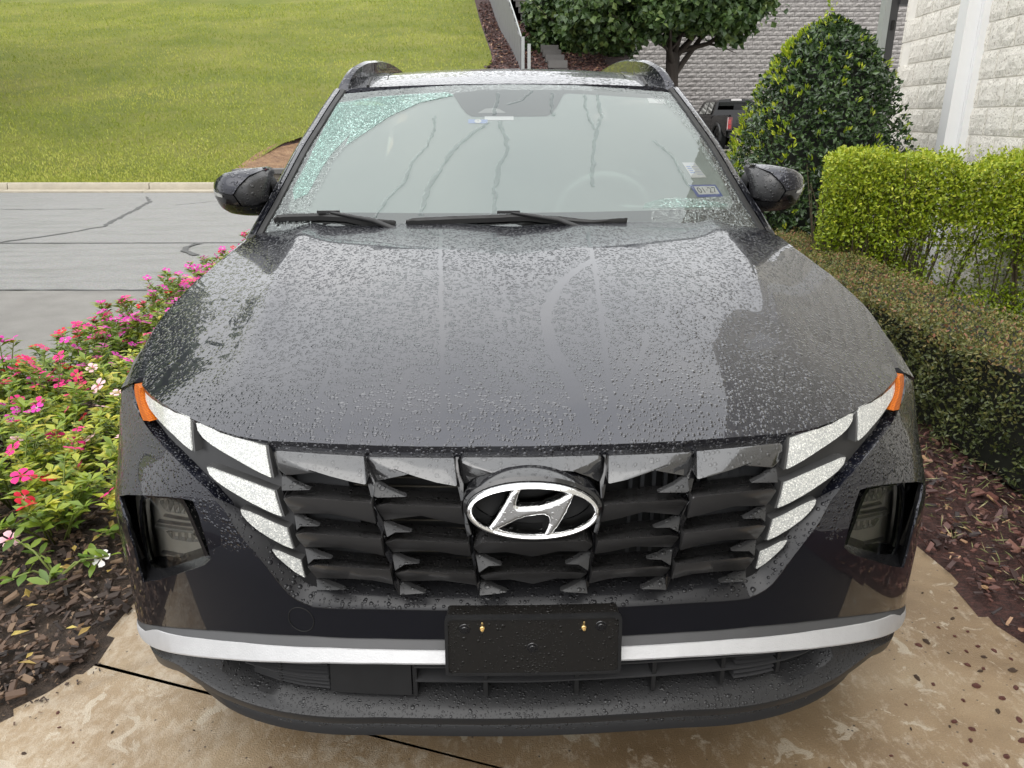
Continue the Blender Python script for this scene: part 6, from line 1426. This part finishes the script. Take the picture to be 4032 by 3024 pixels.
for i,(x,y) in enumerate(spots):
    u=(x-farX(y))/(edgeX(y)-farX(y)); r0=rg.random()
    if u<.30: col='petal_magenta' if r0<.6 else ('petal_red' if r0<.72 else 'petal_hotpink'); nf=rg.integers(6,12)
    elif u<.62: col='petal_rose' if r0<.15 else ('petal_magenta' if r0<.52 else ('petal_pink' if r0<.72 else ('petal_red' if r0<.80 else 'petal_hotpink'))); nf=rg.integers(2,6) if y<3 else rg.integers(5,10)
    else: col='petal_white' if r0<.34 else ('petal_pink' if r0<.55 else ('petal_red' if r0<.66 else 'petal_hotpink')); nf=rg.integers(2,6) if y<3 else rg.integers(5,9)
    row='road edge of the bed' if u<.3 else ('mid bed' if u<.62 else 'car side of the bed')
    dist='near the front' if y<2.6 else ('halfway back' if y<4.4 else 'far back')
    add_plant(x,y,col,int(nf),'bedding plant with # %s flowers, %s, %s'%(names[col],row,dist),sc=.92+.25*rg.random(),v=int(rg.choice([2,4,5,1] if (.3<u) else [0,1,3,5])))
for x,y,col,nf,lab,sc in((-1.95,1.05,'petal_pink',2,'low front bedding plant with pale pink flowers spilling over the soil',.85),(-2.2,1.1,'petal_hotpink',2,'front corner bedding plant with hot pink flowers, half out of frame',.9),(-2.28,1.32,'petal_magenta',3,'front bedding plant with magenta flowers at the photo edge',1.05),(-1.78,1.52,'petal_hotpink',3,'bushy bedding plant with hot pink flowers behind the front cluster',1.05),(-1.93,1.22,'petal_hotpink',3,'front bedding plant carrying a big cluster of hot pink flowers',1.0),(-1.62,1.30,'petal_hotpink',2,'bedding plant with hot pink flowers just behind the bare soil',.95),(-2.05,.98,'petal_pink',2,'bedding plant at the photo edge with two pale pink flowers',.8),(-1.40,1.38,'petal_hotpink',1,'small bedding plant with one hot pink flower beside the bumper',.7)): add_plant(x,y,col,nf,lab,sc,v=4,big=1.25)
def sprawler(x,y,lab,cols,seed,leafn=30,h=.10,spread=.15):
    "straggling plant lying on the soil: each large leaf is a part"
    rr=np.random.default_rng(seed); t=empty('straggling_plant',(x,y,.012),lab,'flower plant','straggling plants on the bare soil')
    st=MB();tp=[]
    for k in range(6):
        a=rr.random()*6.28;e=np.array([spread*math.cos(a)*(.6+.5*rr.random()),spread*math.sin(a)*(.6+.5*rr.random()),h*(.3+.8*rr.random())]); m_=e*.5+np.array([0,0,.03]); st.tube([(0,0,0),tuple(m_),tuple(e)],[.004,.0035,.0025],6); tp.append((m_,e))
    st.build('stems',MAT['flower_stem'],t,ang=0)
    tm=[]
    for s in range(4):
        T=[(0,0,0),(.25,-.15,.04),(.25,.0,0),(.25,.15,.04),(.6,-.19,.05),(.6,0,.01),(.6,.19,.05),(.88,-.09,.0),(.88,0,-.03),(.88,.09,.0),(1,0,-.07)]
        Fq=[[0,2,1],[0,3,2],[1,2,5,4],[2,3,6,5],[4,5,8,7],[5,6,9,8],[7,8,10],[8,9,10]]; tm.append(fastmesh('leaf',np.array(T)*.055,Fq,MAT['vinca_leaf'],True,np.full(11,[.3,.5,.62,.42][s])))
    for k in range(leafn):
        m_,e=tp[k%6]; f=rr.random(); p=m_*(1-f)+e*f if k>11 else e
        o=link('leaf',tm[int(rr.integers(0,4))],t,tuple(p)); o.rotation_euler=(rr.normal(0,.3),-.25+rr.normal(0,.3),rr.random()*6.28 if k>11 else k*1.57); s1=.75+.5*rr.random(); o.scale=(s1,)*3
    for k,cn in enumerate(cols):
        e=tp[(k*2+1)%6][1]; f=link('flower',FM[cn][k%3],t,tuple(e*np.array([1.15,1.15,.8])+np.array([0,0,.015]))); f.rotation_euler=(.5,-.2,k); f.scale=(1.1,)*3
sprawler(-1.50,.98,'straggling plant with white and faded pink flowers on the soil beside the slab','petal_white petal_pink'.split(),5,34,.12,.15)
sprawler(-1.36,1.20,'small green tuft on bare soil close to the bumper',['petal_hotpink'],6,22,.09,.11)
sprawler(-1.72,.86,'low plant with one pink-edged white flower lying on the mulch',['petal_pink'],8,16,.06,.12)
# ---- bark chips: loose cover in both beds, and single pieces on the slabs
simple('chip_brown',(.085,.052,.034),.7,var=.5,vscale=60,bump=.004,bscale=150); simple('chip_red',(.15,.055,.042),.6,var=.55,vscale=50,bump=.004,bscale=150)
m=M('chip_mix'); gp=m.node('ShaderNodeNewGeometry').outputs['Random Per Island']; MAT['chip_mix']=m.done(m.bsdf(color=m.ramp(gp,[(0,(.018,.010,.009)),(.4,(.065,.027,.022)),(.75,(.135,.055,.042)),(.93,(.20,.10,.075)),(1,(.42,.26,.13))]),rough=.55))
m=M('chip_soil'); gp=m.node('ShaderNodeNewGeometry').outputs['Random Per Island']; MAT['chip_soil']=m.done(m.bsdf(color=m.ramp(gp,[(0,(.014,.009,.007)),(.45,(.048,.028,.018)),(.8,(.10,.058,.035)),(.985,(.19,.125,.075)),(1,(.30,.24,.17))]),rough=.7))
def chips(name,P,L,mn,flatn=.28,par=None):
    n=len(P);a=rg.random(n)*6.28;tl=rg.normal(0,.38,n);asp=.25+.5*rg.random(n);V=np.zeros((n,8,3))
    k=0
    for sx in(-1,1):
        for sy in(-1,1):
            for sz in(-1,1):
                x=sx*L/2*(1-.35*rg.random(n)*(sz>0));y=sy*L*asp/2*(1-.5*rg.random(n));z=sz*L*flatn*asp/2+x*np.sin(tl)
                V[:,k,0]=P[:,0]+x*np.cos(a)-y*np.sin(a);V[:,k,1]=P[:,1]+x*np.sin(a)+y*np.cos(a);V[:,k,2]=P[:,2]+z;k+=1
    Fq=np.array([[0,1,3,2],[4,6,7,5],[0,4,5,1],[2,3,7,6],[0,2,6,4],[1,5,7,3]]);F=(np.arange(n)[:,None,None]*8+Fq[None]).reshape(-1,4)
    return mesh(name,V.reshape(-1,3),F,MAT[mn],par,False)
n=11000; P=np.stack([1.2+2.0*rg.random(n)**1.3,-.3+5*rg.random(n)**1.25,.02+.02*rg.random(n)],1); P=P[inpoly(P[:,:2],[(p[0]+.01*math.sin(40*i),p[1]) for i,p in enumerate(densify(rmul,.05))])]
o=chips('bark_mulch',P,.012+.034*rg.random(len(P))**1.6,'chip_mix'); o['kind']='stuff'
n=17000; P=np.stack([-3.4+2.3*rg.random(n),.0+3.0*rg.random(n)**1.5,.016+.014*rg.random(n)],1); P=P[inpoly(P[:,:2],bed)]
o=chips('soil_litter',P,.008+.040*rg.random(len(P))**2,'chip_soil'); o['kind']='stuff'
n=9000; P=np.stack([-.6+4.5*rg.random(n),23.5+18*rg.random(n),np.zeros(n)],1); P=P[((P[:,0]<2.15)|(P[:,1]<28))&(P[:,0]>edge_x(P[:,1])+.03)]; P[:,2]=hill(P[:,0],P[:,1])+.02; o=chips('slope_mulch',P[P[:,0]<4.6],.05+.09*rg.random(len(P[P[:,0]<4.6])),'chip_mix'); o['kind']='stuff'
n=700; P=np.stack([-1.9+.75*rg.random(n),-.1+.75*rg.random(n),np.full(n,.006)],1); dd=[min(math.hypot(p[0]-q[0],p[1]-q[1]) for q in((-1.3,.45),(-1.24,.55),(-1.4,.32),(-1.21,.66))) for p in P]; P=P[np.array(dd)<.10]
o=chips('edge_grit',P,.004+.008*rg.random(len(P)),'chip_soil'); o['kind']='stuff'
# dead leaves on the soil
leafmat('dead_leaf',[(0,(.14,.07,.03)),(.5,(.38,.26,.07)),(1,(.55,.45,.12))],.6,.2)
n=70; P=np.stack([-2.2+1.0*rg.random(n),.45+1.0*rg.random(n),np.full(n,.04)],1);P=P[inpoly(P[:,:2],bed)]
D=rg.normal(0,1,P.shape);D[:,2]*=.2; o=leaves('fallen_leaves',P,D,np.array([[0,0,1.]]*len(P))+rg.normal(0,.3,P.shape),.04*(.6+.6*rg.random(len(P))),MAT['dead_leaf'],None,wr=.5,cup=.1,rnd=rg.random(len(P))); o['kind']='stuff'
n=420; P=np.stack([1.5+.5*rg.random(n),.7+1.6*rg.random(n),np.full(n,.04)],1);D=rg.normal(0,1,P.shape);D[:,2]=.25+.2*rg.random(n)
leafmat('clipping',[(0,(.12,.15,.04)),(.5,(.25,.27,.10)),(1,(.45,.40,.22))],.6,.2); o=leaves('grass_clippings',P,D,unit(n),.05*(.5+.8*rg.random(n)),MAT['clipping'],None,wr=.08,cup=.02,rnd=rg.random(n)); o['kind']='stuff'
# single chips on the concrete: traced where they lie
CH=[(1.165,.60,.030),(1.135,.585,.026),(1.235,.66,.016),(1.30,.70,.022),(1.255,.555,.016),(1.30,.575,.018),(1.29,.53,.020),(1.335,.555,.022),(1.225,.50,.024),(1.245,.475,.022),(1.20,.42,.028),(1.26,.485,.016),(1.335,.475,.030),(1.40,.47,.028),(1.37,.42,.022),(1.415,.40,.026),(1.30,.41,.022),(1.24,.375,.024),(1.345,.36,.024),(1.31,.325,.026),(1.38,.325,.02),(1.06,.455,.030),(1.09,.43,.016),(1.135,.37,.016),(1.20,.33,.022),(1.235,.30,.026),(1.255,.275,.030),(1.285,.30,.018),(1.07,.30,.020),(1.10,.275,.022),(1.05,.285,.012),(1.075,.24,.018),(1.20,.235,.032),(1.285,.235,.026),(1.35,.25,.024),(1.13,.19,.022),(1.20,.165,.024),(1.39,.29,.02),(.98,.36,.012),(.95,.28,.014),(1.26,.62,.014),(1.31,.64,.014),(1.20,.55,.012),(1.36,.52,.016),(.86,.20,.014),(.70,.17,.010),(1.02,.17,.016),(-1.19,.40,.014),(-1.02,.33,.012),(-1.1,.30,.010),(-1.16,.35,.012),(-.82,.33,.009),(-.6,.21,.010),(-.95,.21,.012),(-1.2,.27,.016),(-.72,.42,.010),(1.34,.75,.018),(1.28,.83,.014),(1.22,.86,.012)]
cm=[]
for s in range(6):
    rr=np.random.default_rng(s);pts=[]
    nseg=9;V=[(0,0,.32)];F=[]
    asp=.4+.35*rr.random()
    for ring,(r_,z) in enumerate(((.30,.30),(.46,.12),(.5,-.02))):
        for k in range(nseg): q=2*math.pi*k/nseg; rad=r_*(.8+.4*rr.random()); V.append((rad*math.cos(q),rad*asp*math.sin(q),z*(.6+.5*rr.random())))
    for k in range(nseg): F.append([0,1+k,1+(k+1)%nseg])
    for ring in range(2):
        for k in range(nseg): a=1+ring*nseg+k;b=1+ring*nseg+(k+1)%nseg;F.append([a,a+nseg,b+nseg,b])
    cm.append(fastmesh('bark_chip',V,F,MAT['chip_red'] if s%3 else MAT['chip_brown'],False))
shp=['rounded','angular','flat','slim','stubby','wedge-shaped']; UC=set()
def where(x,y):
    if x<0: return 'on the left slab, '+('near the soil' if x<-1. else 'in front of the bumper')
    if x>1.3: return 'close to the red mulch, '+('by the pale mortar line' if y>.6 else ('level with the lip' if y>.38 else 'near the photo edge'))
    return 'on the right slab, '+('beside the bright bar' if y>.5 else ('off the lip corner' if y>.33 else 'in front of the lip'))
for i,(x,y,s) in enumerate(CH):
    o=link('bark_chip',cm[i%6],None,(x,y,.001)); o.scale=(s*.82,s*.82,s*.7); o.rotation_euler=(0,0,rg.random()*6.28)
    l0='%s %s %s bark chip %s'%('tiny' if s<.014 else ('small' if s<.022 else ('middling' if s<.028 else 'large')),shp[i%6],'reddish' if (i%6)%3 else 'brown',where(x,y)); l=l0
    for a in('',' lying apart',' beside another chip',' turned sideways'):
        if l0+a not in UC: l=l0+a; break
    UC.add(l); tag(o,l,'bark chip','bark chips on the concrete')
